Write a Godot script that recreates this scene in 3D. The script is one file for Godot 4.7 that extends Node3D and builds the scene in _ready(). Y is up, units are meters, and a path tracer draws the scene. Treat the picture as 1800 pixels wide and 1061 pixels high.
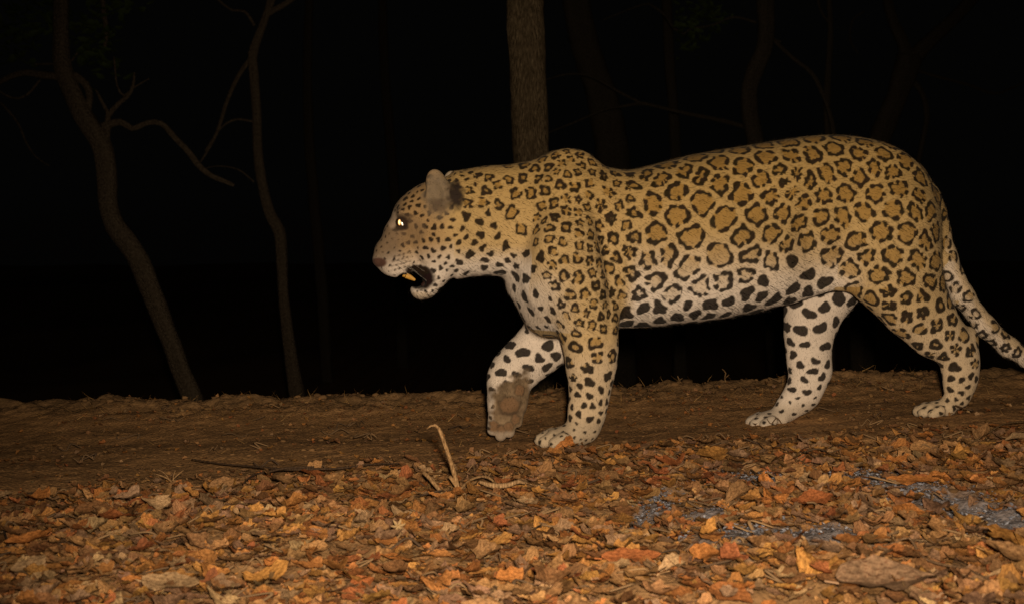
extends Node3D
# A night forest track, lit by the flash of a trail camera: a leopard walks across, dry leaves in front, tree trunks behind.

var rng := RandomNumberGenerator.new()
var n1 := FastNoiseLite.new()
var n2 := FastNoiseLite.new()
var n3 := FastNoiseLite.new()

# ------------------------------------------------------------------ helpers
func _mat(c: Color, rough := 0.9) -> StandardMaterial3D:
	var m := StandardMaterial3D.new()
	m.albedo_color = c.linear_to_srgb()
	m.roughness = rough
	m.metallic_specular = 0.3
	return m

func vmat(rough := 0.9) -> StandardMaterial3D:
	var m := _mat(Color.WHITE, rough)
	m.vertex_color_use_as_albedo = true
	return m

func noise_tex(freq: float, size: int, seed_: int, oct := 4, ramp: Gradient = null) -> NoiseTexture2D:
	var t := NoiseTexture2D.new()
	var f := FastNoiseLite.new()
	f.seed = seed_
	f.frequency = freq
	f.fractal_octaves = oct
	t.noise = f
	t.width = size
	t.height = size
	t.seamless = true
	if ramp:
		t.color_ramp = ramp
	return t

func numbered(called: String) -> String:
	if not has_node(called):
		return called
	var i := 1
	while has_node("%s_%03d" % [called, i]):
		i += 1
	return "%s_%03d" % [called, i]

func tag(o: Node3D, label: String, category: String, group := "", kind := "") -> void:
	if label: o.set_meta("label", label)
	if category: o.set_meta("category", category)
	if group: o.set_meta("group", group)
	if kind: o.set_meta("kind", kind)

func thing(called: String, label: String, category: String, at := Vector3.ZERO, group := "") -> Node3D:
	var o := Node3D.new()
	o.name = numbered(called)
	add_child(o)
	o.position = at
	tag(o, label, category, group)
	return o

func part(called: String, mesh: Mesh, m: Material, parent: Node3D, at := Vector3.ZERO) -> MeshInstance3D:
	var o := MeshInstance3D.new()
	o.name = called
	o.mesh = mesh
	o.material_override = m
	o.position = at
	parent.add_child(o, true)
	return o

func single(called: String, mesh: Mesh, m: Material, label: String, category: String, at := Vector3.ZERO, group := "") -> MeshInstance3D:
	var o := MeshInstance3D.new()
	o.name = numbered(called)
	o.mesh = mesh
	o.material_override = m
	add_child(o)
	o.position = at
	tag(o, label, category, group)
	return o

# a bent tube along points [x, y, z, radius], rounded off at its ends; vertices relative to origin
func tube(pts: Array, sides: int, origin := Vector3.ZERO, rough := 0.0, step := 0.05, rseed := 1, tint := Color.WHITE, twist := 1.0) -> ArrayMesh:
	var ps: Array[Vector3] = []
	var rs: Array[float] = []
	for i in range(pts.size() - 1):
		var a0 = pts[maxi(i - 1, 0)]; var a1 = pts[i]; var a2 = pts[i + 1]; var a3 = pts[mini(i + 2, pts.size() - 1)]
		var p0 := Vector3(a0[0], a0[1], a0[2]); var p1 := Vector3(a1[0], a1[1], a1[2])
		var p2 := Vector3(a2[0], a2[1], a2[2]); var p3 := Vector3(a3[0], a3[1], a3[2])
		var k := maxi(1, int(ceil(p1.distance_to(p2) / step)))
		for j in k:
			var t := float(j) / k
			ps.append(p1.cubic_interpolate(p2, p0, p3, t))
			rs.append(lerpf(a1[3], a2[3], t))
	var l = pts[-1]
	ps.append(Vector3(l[0], l[1], l[2]))
	rs.append(l[3])
	var st := SurfaceTool.new()
	st.begin(Mesh.PRIMITIVE_TRIANGLES)
	var side := Vector3.RIGHT
	var count := ps.size()
	for i in count:
		var d := (ps[mini(i + 1, count - 1)] - ps[maxi(i - 1, 0)]).normalized()
		side = (side - d * side.dot(d))
		if side.length() < 0.01:
			side = d.cross(Vector3(0.3, 0.5, 0.8))
		side = side.normalized()
		var up := d.cross(side)
		for s in sides:
			var an := TAU * s / sides
			var dir := side * cos(an) + up * sin(an)
			var r := rs[i]
			if rough > 0.0:
				r *= 1.0 + rough * 0.6 * n2.get_noise_3d(cos(an) * 2.6 + rseed * 31, ps[i].y * 6.0 + ps[i].x * 2.0, sin(an) * 2.6) + rough * n2.get_noise_3d(rseed * 17 + cos(an) * 0.8, ps[i].y * 1.8 + ps[i].x, sin(an) * 0.8)
			st.set_color(tint)
			st.set_uv(Vector2(float(s) / sides, i * step))
			st.add_vertex(ps[i] + dir * r - origin)
	for e in 2:
		st.set_color(tint)
		st.set_uv(Vector2(0, 0))
		st.add_vertex((ps[0] if e == 0 else ps[-1]) - origin)
	for i in count - 1:
		for s in sides:
			var a := i * sides + s
			var b := i * sides + (s + 1) % sides
			var c := a + sides
			var dd := b + sides
			for q in [a, c, b, b, c, dd]:
				st.add_index(q)
	for s in sides:
		for q in [count * sides, s, (s + 1) % sides]:
			st.add_index(q)
		for q in [count * sides + 1, (count - 1) * sides + (s + 1) % sides, (count - 1) * sides + s]:
			st.add_index(q)
	st.generate_normals()
	return st.commit()

# ------------------------------------------------------------------ terrain
const PROFILE := [[-60.0, -2.6], [-20.0, -2.3], [-9.0, -2.0], [-5.0, -1.6], [-2.5, -0.85], [-1.4, -0.36], [-0.95, -0.085], [-0.74, -0.018], [-0.6, -0.033], [-0.4, -0.05], [-0.17, -0.05], [0.0, -0.036], [0.2, -0.026], [0.45, -0.01], [0.8, 0.0], [1.4, 0.002], [3.0, 0.0], [60.0, 0.3]]

func base_height(x: float, z: float) -> float:
	z = clampf(z, -59.0, 59.0)
	var h := 0.0
	for i in range(1, PROFILE.size()):
		if z <= PROFILE[i][0]:
			var t: float = (z - PROFILE[i - 1][0]) / (PROFILE[i][0] - PROFILE[i - 1][0])
			h = lerpf(PROFILE[i - 1][1], PROFILE[i][1], t)
			break
	return h + tanh(x / 2.2) * 2.2 * (0.058 if x > 0.0 else 0.02)

# how much of the leaf bank there is at a place: 0 on the bare track, 1 in the thick litter
func litter(x: float, z: float) -> float:
	var edge := lerpf(0.54, 0.14, smoothstep(-0.95, 0.2, x)) - 0.04 * clampf(x - 0.2, 0.0, 1.2) + 0.06 * n2.get_noise_2d(x * 2.2, 7.0) + 0.05 * n1.get_noise_2d(x * 6.0, z * 6.0)
	return smoothstep(edge - 0.12, edge + 0.50, z) * lerpf(0.70 + 0.30 * smoothstep(-0.25, 0.1, n2.get_noise_2d(x * 7.0 + 20, z * 9.0)), 1.0, smoothstep(0.45, 0.85, z))

func ridge(x: float, z: float) -> float:
	var c := -0.70 + 0.05 * n2.get_noise_2d(x * 1.6, 50.0)
	return smoothstep(0.24, 0.0, absf(z - c))

func height(x: float, z: float) -> float:
	var h := base_height(x, z)
	var near := smoothstep(6.0, 2.0, absf(z)) * smoothstep(7.0, 3.0, absf(x))
	var li := litter(x, z)
	var ri := ridge(x, z)
	h += near * (n2.get_noise_2d(x * 1.3, z * 1.3) * (0.010 + 0.02 * li) + n2.get_noise_2d(x * 6 + 50, z * 6) * (0.0035 + 0.010 * li + 0.014 * ri))
	h += near * n1.get_noise_2d(x * 24, z * 24) * (0.0022 + 0.004 * li + 0.006 * ri)
	h += (1.0 - near) * n2.get_noise_2d(x * 0.13, z * 0.13) * 0.25
	return h

func axis(lo: float, hi: float, fine: float, far: float) -> PackedFloat32Array:
	var left: Array[float] = []
	var v := lo
	var s := fine
	while v > -far:
		s *= 1.16
		v -= s
		left.append(v)
	left.reverse()
	var out := PackedFloat32Array(left)
	v = lo
	while v < hi:
		out.append(v)
		v += fine
	s = fine
	while v < far:
		out.append(v)
		v += s
		s *= 1.16
	out.append(v)
	return out

func build_ground() -> void:
	var xs := axis(-1.7, 1.75, 0.011, 70.0)
	var zs := axis(-1.1, 1.75, 0.011, 70.0)
	var verts := PackedVector3Array()
	var norms := PackedVector3Array()
	var cols := PackedColorArray()
	var idx := PackedInt32Array()
	var nx := xs.size()
	var nz := zs.size()
	verts.resize(nx * nz)
	norms.resize(nx * nz)
	cols.resize(nx * nz)
	for j in nz:
		for i in nx:
			var x := xs[i]
			var z := zs[j]
			verts[j * nx + i] = Vector3(x, height(x, z), z)
			var li := litter(x, z)
			var ri := ridge(x, z)
			var c := Color(0.47, 0.258, 0.106).lerp(Color(0.29, 0.165, 0.072), li).lerp(Color(0.30, 0.175, 0.078), ri)
			var q := n1.get_noise_2d(x * 14, z * 24)
			var q2 := n2.get_noise_2d(x * 3 + 90, z * 5)
			c = c * (1.0 + 0.35 * q + 0.3 * q2)
			var ash := ash_amount(x, z)
			c = c.lerp(Color(0.22, 0.22, 0.25) * (1.0 + 0.6 * n1.get_noise_2d(x * 60, z * 80)), ash * 0.75)
			c.a = 1.0
			cols[j * nx + i] = c
	for j in nz:
		for i in nx:
			var a := verts[j * nx + mini(i + 1, nx - 1)] - verts[j * nx + maxi(i - 1, 0)]
			var b := verts[mini(j + 1, nz - 1) * nx + i] - verts[maxi(j - 1, 0) * nx + i]
			norms[j * nx + i] = b.cross(a).normalized()
			if i < nx - 1 and j < nz - 1:
				var p := j * nx + i
				idx.append_array(PackedInt32Array([p, p + 1, p + nx, p + 1, p + nx + 1, p + nx]))
	var arr := []
	arr.resize(Mesh.ARRAY_MAX)
	arr[Mesh.ARRAY_VERTEX] = verts
	arr[Mesh.ARRAY_NORMAL] = norms
	arr[Mesh.ARRAY_COLOR] = cols
	arr[Mesh.ARRAY_INDEX] = idx
	var mesh := ArrayMesh.new()
	mesh.add_surface_from_arrays(Mesh.PRIMITIVE_TRIANGLES, arr)
	var m := vmat(0.95)
	m.albedo_texture = noise_tex(0.05, 512, 4, 5, grad([0.0, 0.45, 1.0], [Color(0.62, 0.62, 0.62), Color(0.86, 0.86, 0.86), Color(1, 1, 1)]))
	m.heightmap_enabled = true
	m.heightmap_texture = noise_tex(0.06, 512, 9, 5)
	m.heightmap_scale = 0.28
	m.uv1_triplanar = true
	m.uv1_scale = Vector3(3.3, 3.3, 3.3)
	var g := MeshInstance3D.new()
	g.name = "ground"
	g.mesh = mesh
	g.material_override = m
	g.set_meta("kind", "structure")
	add_child(g)

func grad(offs: Array, cols: Array) -> Gradient:
	var g := Gradient.new()
	g.offsets = PackedFloat32Array(offs)
	g.colors = PackedColorArray(cols)
	return g

const ASH := [[0.4138, 0.6513, 0.5906, 0.6887, 0.046], [0.5733, 0.7588, 0.6709, 0.9507, 0.052], [0.6709, 0.9507, 0.7622, 1.0907, 0.072], [0.3068, 0.9621, 0.3171, 1.0242, 0.036], [0.3157, 1.1806, 0.4575, 1.1961, 0.058], [0.2623, 0.8, 0.1902, 0.9546, 0.039]]

func ash_amount(x: float, z: float) -> float:
	var best := 0.0
	var p := Vector2(x, z)
	for a in ASH:
		var s := Vector2(a[0], a[1])
		var e := Vector2(a[2], a[3])
		var t := clampf((p - s).dot(e - s) / (e - s).length_squared(), 0.0, 1.0)
		var d: float = p.distance_to(s + (e - s) * t) / a[4]
		best = maxf(best, 1.0 - d * (0.75 + 0.5 * n1.get_noise_2d(x * 18, z * 18)))
	return clampf(best * 1.6, 0.0, 1.0)

# ------------------------------------------------------------------ leopard: a distance field, meshed by surface nets
const H := 0.005
var LO := Vector3(-0.49, -0.09, -0.20)
var NU := 360
var NV := 168
var NW := 80
var field := PackedFloat32Array()
var touched := PackedByteArray()

func smin(a: float, b: float, k: float) -> float:
	var h := maxf(k - absf(a - b), 0.0)
	return minf(a, b) - h * h * 0.25 / k

func put(i: int, d: float, k: float) -> void:
	field[i] = smin(field[i], d, k)

func trunk(rows: Array, k: float) -> void:
	# rows: [u, top, bottom, half width]; elliptical sections with a smooth course between them
	var u0: float = rows[0][0]
	var u1: float = rows[-1][0]
	var iu0 := int((u0 - 0.07 - LO.x) / H)
	var iu1 := int((u1 + 0.07 - LO.x) / H)
	var seg := 0
	for iu in range(iu0, iu1):
		var u := LO.x + iu * H
		var uc := clampf(u, u0, u1)
		while seg < rows.size() - 2 and uc > rows[seg + 1][0]:
			seg += 1
		var a = rows[seg]; var b = rows[seg + 1]
		var pa = rows[maxi(seg - 1, 0)]; var nb = rows[mini(seg + 2, rows.size() - 1)]
		var t: float = (uc - a[0]) / (b[0] - a[0])
		var top := cubic_interpolate_in_time(a[1], b[1], pa[1], nb[1], t, b[0] - a[0], minf(pa[0] - a[0], -0.001), nb[0] - a[0])
		var bot := cubic_interpolate_in_time(a[2], b[2], pa[2], nb[2], t, b[0] - a[0], minf(pa[0] - a[0], -0.001), nb[0] - a[0])
		var rw: float = lerpf(a[3], b[3], t)
		var c := (top + bot) * 0.5
		var rv := (top - bot) * 0.5
		var du := absf(u - uc)
		var iv0 := maxi(int((bot - 0.06 - LO.y) / H), 0)
		var iv1 := mini(int((top + 0.06 - LO.y) / H), NV)
		var iw0 := maxi(int((-rw - 0.06 - LO.z) / H), 0)
		var iw1 := mini(int((rw + 0.06 - LO.z) / H), NW)
		for iv in range(iv0, iv1):
			var y := (LO.y + iv * H - c)
			var row := (iu * NV + iv) * NW
			touched[iu * NV + iv] = 1
			for iw in range(iw0, iw1):
				var z := LO.z + iw * H
				var ay := absf(y) / rv
				var az := absf(z) / rw
				if ay > 2.0 or az > 2.0:
					continue
				var by := pow(ay, 1.5)
				var bz := pow(az, 1.5)
				var k0 := pow(by * ay + bz * az, 0.4)
				var d := (k0 - 1.0) * pow(maxf(k0, 0.05), 1.5) / maxf(sqrt(by * by / (rv * rv) + bz * bz / (rw * rw)), 0.0001)
				if du > 0.0:
					d = sqrt(maxf(d, 0.0) ** 2 + du * du) if d > 0.0 else maxf(d, du)
				if d < 0.06:
					field[row + iw] = smin(field[row + iw], d, k)

func cone(a, b, squash := 1.0, k := 0.02) -> void:
	# tapered capsule between [u, v, w, r] and [u, v, w, r]; squash widens (>1) or narrows it across the body
	var pa := Vector3(a[0], a[1], a[2])
	var pb := Vector3(b[0], b[1], b[2])
	var ra: float = a[3]
	var rb: float = b[3]
	var rm := maxf(ra, rb) + 0.05
	var lo := pa.min(pb) - Vector3(rm, rm, rm * maxf(squash, 1.0)) - LO
	var hi := pa.max(pb) + Vector3(rm, rm, rm * maxf(squash, 1.0)) - LO
	var ba := pb - pa
	var baz := Vector3(ba.x, ba.y, ba.z / squash)
	var inv := 1.0 / maxf(baz.length_squared(), 0.0000001)
	var sc := minf(squash, 1.0)
	for iu in range(maxi(int(lo.x / H), 0), mini(int(hi.x / H) + 1, NU)):
		for iv in range(maxi(int(lo.y / H), 0), mini(int(hi.y / H) + 1, NV)):
			touched[iu * NV + iv] = 1
			var row := (iu * NV + iv) * NW
			for iw in range(maxi(int(lo.z / H), 0), mini(int(hi.z / H) + 1, NW)):
				var q := LO + Vector3(iu, iv, iw) * H - pa
				q.z /= squash
				var t := clampf(q.dot(baz) * inv, 0.0, 1.0)
				var d := ((q - baz * t).length() - lerpf(ra, rb, t)) * sc
				if d < 0.05:
					field[row + iw] = smin(field[row + iw], d, k)

func chain(js: Array, squash := 1.0, k := 0.02) -> void:
	for i in js.size() - 1:
		cone(js[i], js[i + 1], squash, k)

func blob(c: Vector3, r: Vector3, ang: float, k := 0.02, carve := false) -> void:
	var ca := cos(ang)
	var sa := sin(ang)
	var rm := Vector3(sqrt((r.x * ca) ** 2 + (r.y * sa) ** 2), sqrt((r.x * sa) ** 2 + (r.y * ca) ** 2), r.z) + Vector3.ONE * (0.012 + k)
	var lo := c - rm - LO
	var hi := c + rm - LO
	for iu in range(maxi(int(lo.x / H), 0), mini(int(hi.x / H) + 1, NU)):
		for iv in range(maxi(int(lo.y / H), 0), mini(int(hi.y / H) + 1, NV)):
			touched[iu * NV + iv] = 1
			var row := (iu * NV + iv) * NW
			for iw in range(maxi(int(lo.z / H), 0), mini(int(hi.z / H) + 1, NW)):
				var q := LO + Vector3(iu, iv, iw) * H - c
				var x := (q.x * ca + q.y * sa) / r.x
				var y := (-q.x * sa + q.y * ca) / r.y
				var z := q.z / r.z
				var k0 := sqrt(x * x + y * y + z * z)
				var k1 := sqrt(x * x / (r.x * r.x) + y * y / (r.y * r.y) + z * z / (r.z * r.z))
				var d := k0 * (k0 - 1.0) / maxf(k1, 0.0001)
				if carve:
					if d < 0.05:
						field[row + iw] = -smin(-field[row + iw], d, k)
				elif d < 0.05:
					field[row + iw] = smin(field[row + iw], d, k)

func sample(p: Vector3) -> float:
	var g := (p - LO) / H
	var i := int(g.x); var j := int(g.y); var l := int(g.z)
	if i < 0 or j < 0 or l < 0 or i > NU - 2 or j > NV - 2 or l > NW - 2:
		return 1.0
	var fx := g.x - i; var fy := g.y - j; var fz := g.z - l
	var b := (i * NV + j) * NW + l
	var s := NV * NW
	var a0 := lerpf(lerpf(field[b], field[b + 1], fz), lerpf(field[b + NW], field[b + NW + 1], fz), fy)
	var a1 := lerpf(lerpf(field[b + s], field[b + s + 1], fz), lerpf(field[b + s + NW], field[b + s + NW + 1], fz), fy)
	return lerpf(a0, a1, fx)

func slope(p: Vector3) -> Vector3:
	var e := H
	return Vector3(sample(p + Vector3(e, 0, 0)) - sample(p - Vector3(e, 0, 0)), sample(p + Vector3(0, e, 0)) - sample(p - Vector3(0, e, 0)), sample(p + Vector3(0, 0, e)) - sample(p - Vector3(0, 0, e)))

var bv := PackedVector3Array()
var bn := PackedVector3Array()
var bt := PackedInt32Array()

func nets() -> void:
	var s := NV * NW
	var cell := PackedInt32Array()
	cell.resize(NU * s)
	cell.fill(-1)
	var used := PackedInt32Array()
	for iu in NU - 1:
		for iv in NV - 1:
			if touched[iu * NV + iv] + touched[iu * NV + iv + 1] + touched[(iu + 1) * NV + iv] + touched[(iu + 1) * NV + iv + 1] == 0:
				continue
			var row := (iu * NV + iv) * NW
			for iw in NW - 1:
				var b := row + iw
				var f0 := field[b]
				if f0 > 0.02 or f0 < -0.02:
					continue
				var f1 := field[b + 1]; var f2 := field[b + NW]; var f3 := field[b + NW + 1]
				var f4 := field[b + s]; var f5 := field[b + s + 1]; var f6 := field[b + s + NW]; var f7 := field[b + s + NW + 1]
				var m := int(f0 < 0.0) + int(f1 < 0.0) + int(f2 < 0.0) + int(f3 < 0.0) + int(f4 < 0.0) + int(f5 < 0.0) + int(f6 < 0.0) + int(f7 < 0.0)
				if m == 0 or m == 8:
					continue
				var acc := Vector3.ZERO
				var n := 0
				if (f0 < 0.0) != (f1 < 0.0): acc += Vector3(0, 0, f0 / (f0 - f1)); n += 1
				if (f2 < 0.0) != (f3 < 0.0): acc += Vector3(0, 1, f2 / (f2 - f3)); n += 1
				if (f4 < 0.0) != (f5 < 0.0): acc += Vector3(1, 0, f4 / (f4 - f5)); n += 1
				if (f6 < 0.0) != (f7 < 0.0): acc += Vector3(1, 1, f6 / (f6 - f7)); n += 1
				if (f0 < 0.0) != (f2 < 0.0): acc += Vector3(0, f0 / (f0 - f2), 0); n += 1
				if (f1 < 0.0) != (f3 < 0.0): acc += Vector3(0, f1 / (f1 - f3), 1); n += 1
				if (f4 < 0.0) != (f6 < 0.0): acc += Vector3(1, f4 / (f4 - f6), 0); n += 1
				if (f5 < 0.0) != (f7 < 0.0): acc += Vector3(1, f5 / (f5 - f7), 1); n += 1
				if (f0 < 0.0) != (f4 < 0.0): acc += Vector3(f0 / (f0 - f4), 0, 0); n += 1
				if (f1 < 0.0) != (f5 < 0.0): acc += Vector3(f1 / (f1 - f5), 0, 1); n += 1
				if (f2 < 0.0) != (f6 < 0.0): acc += Vector3(f2 / (f2 - f6), 1, 0); n += 1
				if (f3 < 0.0) != (f7 < 0.0): acc += Vector3(f3 / (f3 - f7), 1, 1); n += 1
				cell[b] = bv.size()
				used.append(b)
				bv.append(LO + (Vector3(iu, iv, iw) + acc / n) * H)
	for b in used:
		var f0 := field[b] < 0.0
		# the three edges that leave this corner; the quad round each joins the four cells that share it
		if f0 != (field[b + s] < 0.0):
			quad(cell[b], cell[b - NW], cell[b - NW - 1], cell[b - 1], f0)
		if f0 != (field[b + NW] < 0.0):
			quad(cell[b], cell[b - 1], cell[b - s - 1], cell[b - s], f0)
		if f0 != (field[b + 1] < 0.0):
			quad(cell[b], cell[b - s], cell[b - s - NW], cell[b - NW], f0)

func quad(a: int, b: int, c: int, d: int, turn: bool) -> void:
	if a < 0 or b < 0 or c < 0 or d < 0:
		return
	if turn:
		bt.append_array(PackedInt32Array([a, c, b, a, d, c]))
	else:
		bt.append_array(PackedInt32Array([a, b, c, a, c, d]))

func refine() -> void:
	var mid := {}
	var out := PackedInt32Array()
	out.resize(bt.size() * 4)
	var o := 0
	var e := PackedInt32Array([0, 0, 0])
	for t in range(0, bt.size(), 3):
		for k in 3:
			var a := bt[t + k]
			var b := bt[t + (k + 1) % 3]
			var key := (mini(a, b) << 32) | maxi(a, b)
			var v: int = mid.get(key, -1)
			if v < 0:
				v = bv.size()
				mid[key] = v
				bv.append((bv[a] + bv[b]) * 0.5)
			e[k] = v
		var A := bt[t]; var B := bt[t + 1]; var C := bt[t + 2]
		out[o] = A; out[o + 1] = e[0]; out[o + 2] = e[2]
		out[o + 3] = e[0]; out[o + 4] = B; out[o + 5] = e[1]
		out[o + 6] = e[2]; out[o + 7] = e[1]; out[o + 8] = C
		out[o + 9] = e[0]; out[o + 10] = e[1]; out[o + 11] = e[2]
		o += 12
	bt = out

func settle() -> void:
	# slide each vertex onto the surface of the field and take its normal there
	var from := bn.size()
	bn.resize(bv.size())
	for i in range(from, bv.size()):
		var p := bv[i]
		var g := slope(p)
		var l := g.length()
		if l > 0.0001:
			g /= l
			bv[i] = p - g * clampf(sample(p) * 2.0 * H / l, -0.003, 0.003)
		bn[i] = g

func paw(at: Vector3, turn: float, size: float) -> void:
	# a flat paw pointing to -u: the four toes in a fan, the heel behind them
	var f := Vector3(-cos(turn), 0, sin(turn))
	var r := Vector3(f.z, 0, -f.x)
	var heel := at - f * 0.012 * size
	cone([heel.x, heel.y + 0.020 * size, heel.z, 0.026 * size], [at.x + f.x * 0.035 * size, at.y + 0.016 * size, at.z + f.z * 0.035 * size, 0.020 * size], 1.45, 0.014)
	for k in 4:
		var s: float = [-0.036, -0.013, 0.013, 0.036][k] * size
		var l: float = [0.048, 0.064, 0.064, 0.048][k] * size
		var a := at + f * (l - 0.022 * size) + r * s
		var b := at + f * l + r * s * 1.06
		cone([a.x, a.y + 0.017 * size, a.z, 0.0155 * size], [b.x, b.y + 0.009 * size, b.z, 0.0135 * size], 1.0, 0.006)

const TRUNK := [[-0.2619, 0.5845, 0.3457, 0.075], [-0.1972, 0.5938, 0.3528, 0.082], [-0.132, 0.6043, 0.3393, 0.09], [-0.0795, 0.6149, 0.2725, 0.1], [-0.0266, 0.6255, 0.2392, 0.115], [0.0266, 0.622, 0.2318, 0.125], [0.0802, 0.6004, 0.2284, 0.13], [0.1341, 0.5929, 0.2289, 0.138], [0.2018, 0.6063, 0.2318, 0.146], [0.27, 0.6237, 0.2374, 0.15], [0.3387, 0.6373, 0.2444, 0.15], [0.4078, 0.6484, 0.2555, 0.148], [0.4775, 0.6595, 0.2706, 0.143], [0.5475, 0.6707, 0.3048, 0.135], [0.6179, 0.6767, 0.3513, 0.13], [0.6892, 0.6734, 0.3642, 0.125], [0.7615, 0.6553, 0.3501, 0.113], [0.8272, 0.6141, 0.3496, 0.088], [0.867, 0.5697, 0.3629, 0.06]]

func leopard_field() -> void:
	field.resize(NU * NV * NW)
	field.fill(1.0)
	touched.resize(NU * NV)
	trunk(TRUNK, 0.02)
	# shoulder blades and shoulder
	for s in [1, -1]:
		var z := 1.0 if s == 1 else -1.0
		blob(Vector3(-0.0392, 0.4239, 0.085 * z), Vector3(0.085, 0.165, 0.045), -0.10, 0.035)
		blob(Vector3(-0.0054, 0.5885, 0.035 * z), Vector3(0.055, 0.045, 0.03), 0.0, 0.04)
		blob(Vector3(0.7429, 0.4728, 0.07 * z), Vector3(0.13, 0.17, 0.055), 0.25, 0.04)
	# near foreleg, standing
	chain([[-0.0413, 0.4116, 0.1, 0.0905], [0.0029, 0.3108, 0.105, 0.069], [0.0225, 0.2405, 0.1, 0.0578], [0.0317, 0.1826, 0.095, 0.0504], [0.0318, 0.1373, 0.09, 0.0441], [0.0288, 0.0793, 0.087, 0.0354], [0.0216, 0.0342, 0.085, 0.0316], [0.0165, 0.0072, 0.085, 0.0303]], 0.8, 0.03)
	paw(Vector3(-0.0174, -0.0214, 0.085), 0.15, 1.0)
	# far foreleg, lifted and bent at the wrist, its pads turned back
	chain([[-0.0027, 0.366, -0.08, 0.0868], [-0.0013, 0.2451, -0.085, 0.0669], [-0.0296, 0.1949, -0.08, 0.0561], [-0.0782, 0.156, -0.075, 0.0507], [-0.1197, 0.12, -0.07, 0.0452], [-0.1338, 0.0994, -0.066, 0.0425]], 0.8, 0.03)
	chain([[-0.1258, 0.1099, -0.066, 0.0385], [-0.1298, 0.0763, -0.058, 0.0424], [-0.1349, 0.0479, -0.052, 0.0423], [-0.1393, 0.035, -0.05, 0.0357]], 0.62, 0.012)
	for k in 4:
		var toe = [[[-0.1637, 0.02, -0.048, 0.0165], [-0.1701, -0.0068, -0.042, 0.0132]], [[-0.147, 0.0095, -0.044, 0.0165], [-0.1521, -0.02, -0.038, 0.0132]], [[-0.1283, 0.0143, -0.044, 0.0165], [-0.132, -0.0126, -0.038, 0.0132]], [[-0.1101, 0.0346, -0.048, 0.0159], [-0.1125, 0.0089, -0.042, 0.0125]]][k]
		cone(toe[0], toe[1], 1.0, 0.002)
	blob(Vector3(-0.1334, 0.0511, -0.03), Vector3(0.0221, 0.0195, 0.011), 0, 0.004)
	blob(Vector3(-0.148, 0.062, -0.03), Vector3(0.0117, 0.013, 0.01), 0, 0.005)
	blob(Vector3(-0.1159, 0.0584, -0.031), Vector3(0.0117, 0.0143, 0.01), 0, 0.005)
	blob(Vector3(-0.1085, 0.0859, -0.042), Vector3(0.0143, 0.0156, 0.014), 0, 0.006)
	for k in 4:
		var pad = [[[-0.1685, 0.0036, -0.035, 0.0105]], [[-0.1519, -0.0069, -0.031, 0.0105]], [[-0.1346, 0.0006, -0.031, 0.0105]], [[-0.1178, 0.0181, -0.035, 0.0105]]][k][0]
		blob(Vector3(pad[0], pad[1], pad[2]), Vector3(0.0095, 0.0115, 0.007), 0.0, 0.003)
	# near hind leg, pushing off
	chain([[0.736, 0.4598, 0.085, 0.12], [0.7611, 0.3543, 0.09, 0.0984], [0.8082, 0.2769, 0.09, 0.0706], [0.862, 0.2173, 0.088, 0.0555], [0.9173, 0.176, 0.086, 0.0379], [0.9289, 0.1379, 0.085, 0.0329], [0.9284, 0.0974, 0.085, 0.0291], [0.9221, 0.0597, 0.085, 0.0278]], 0.72, 0.03)
	blob(Vector3(0.9504, 0.2022, 0.085), Vector3(0.0143, 0.0208, 0.014), 0, 0.02)
	paw(Vector3(0.8812, 0.0189, 0.085), 0.05, 0.86)
	# far hind leg, set forward
	chain([[0.7265, 0.4577, -0.08, 0.1268], [0.6726, 0.3472, -0.08, 0.0881], [0.6309, 0.2642, -0.082, 0.0668], [0.6165, 0.1951, -0.08, 0.0507], [0.6167, 0.1326, -0.078, 0.0427], [0.626, 0.1045, -0.078, 0.036], [0.6033, 0.0533, -0.078, 0.0334], [0.5643, 0.0194, -0.078, 0.032]], 0.72, 0.03)
	paw(Vector3(0.5314, -0.0217, -0.078), 0.1, 0.92)
	# fold of skin between belly and thigh
	chain([[0.5257, 0.3285, 0.06, 0.0331], [0.5885, 0.3577, 0.075, 0.0304], [0.6699, 0.3678, 0.08, 0.0329]], 0.6, 0.04)
	# hollows behind the shoulder and before the thigh, line of the shoulder blade
	for s in [1.0, -1.0]:
		blob(Vector3(0.0727, 0.3752, 0.165 * s), Vector3(0.014, 0.12, 0.035), -0.02, 0.03, true)
		blob(Vector3(0.531, 0.4228, 0.175 * s), Vector3(0.03, 0.09, 0.045), 0.35, 0.04, true)
		blob(Vector3(-0.1217, 0.4498, 0.135 * s), Vector3(0.016, 0.10, 0.03), -0.35, 0.03, true)
		blob(Vector3(0.0478, 0.4619, 0.15 * s), Vector3(0.012, 0.10, 0.03), 0.25, 0.03, true)
	# tail
	chain(TAIL, 1.0, 0.016)
	# chest between the forelegs, throat
	chain([[-0.0925, 0.3312, 0, 0.052], [-0.0461, 0.2721, 0, 0.0546], [0.0138, 0.2582, 0, 0.052]], 1.5, 0.03)
	# neck to skull
	chain([[-0.1972, 0.48, 0, 0.1092], [-0.2619, 0.4801, 0, 0.0962]], 0.9, 0.03)
	# head
	blob(Vector3(-0.3158, 0.4827, 0), Vector3(0.0728, 0.0793, 0.078), 0, 0.02)
	blob(Vector3(-0.3592, 0.4916, 0), Vector3(0.039, 0.0442, 0.052), -0.6981, 0.02)
	blob(Vector3(-0.3026, 0.43, 0.038), Vector3(0.0572, 0.0598, 0.042), 0, 0.02)
	blob(Vector3(-0.2935, 0.4282, -0.038), Vector3(0.0572, 0.0598, 0.042), 0, 0.02)
	chain([[-0.3669, 0.4891, 0, 0.0299], [-0.395, 0.4524, 0, 0.0234], [-0.4219, 0.4106, 0, 0.0182], [-0.4322, 0.3942, 0, 0.0143]], 1.3, 0.014)
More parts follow.
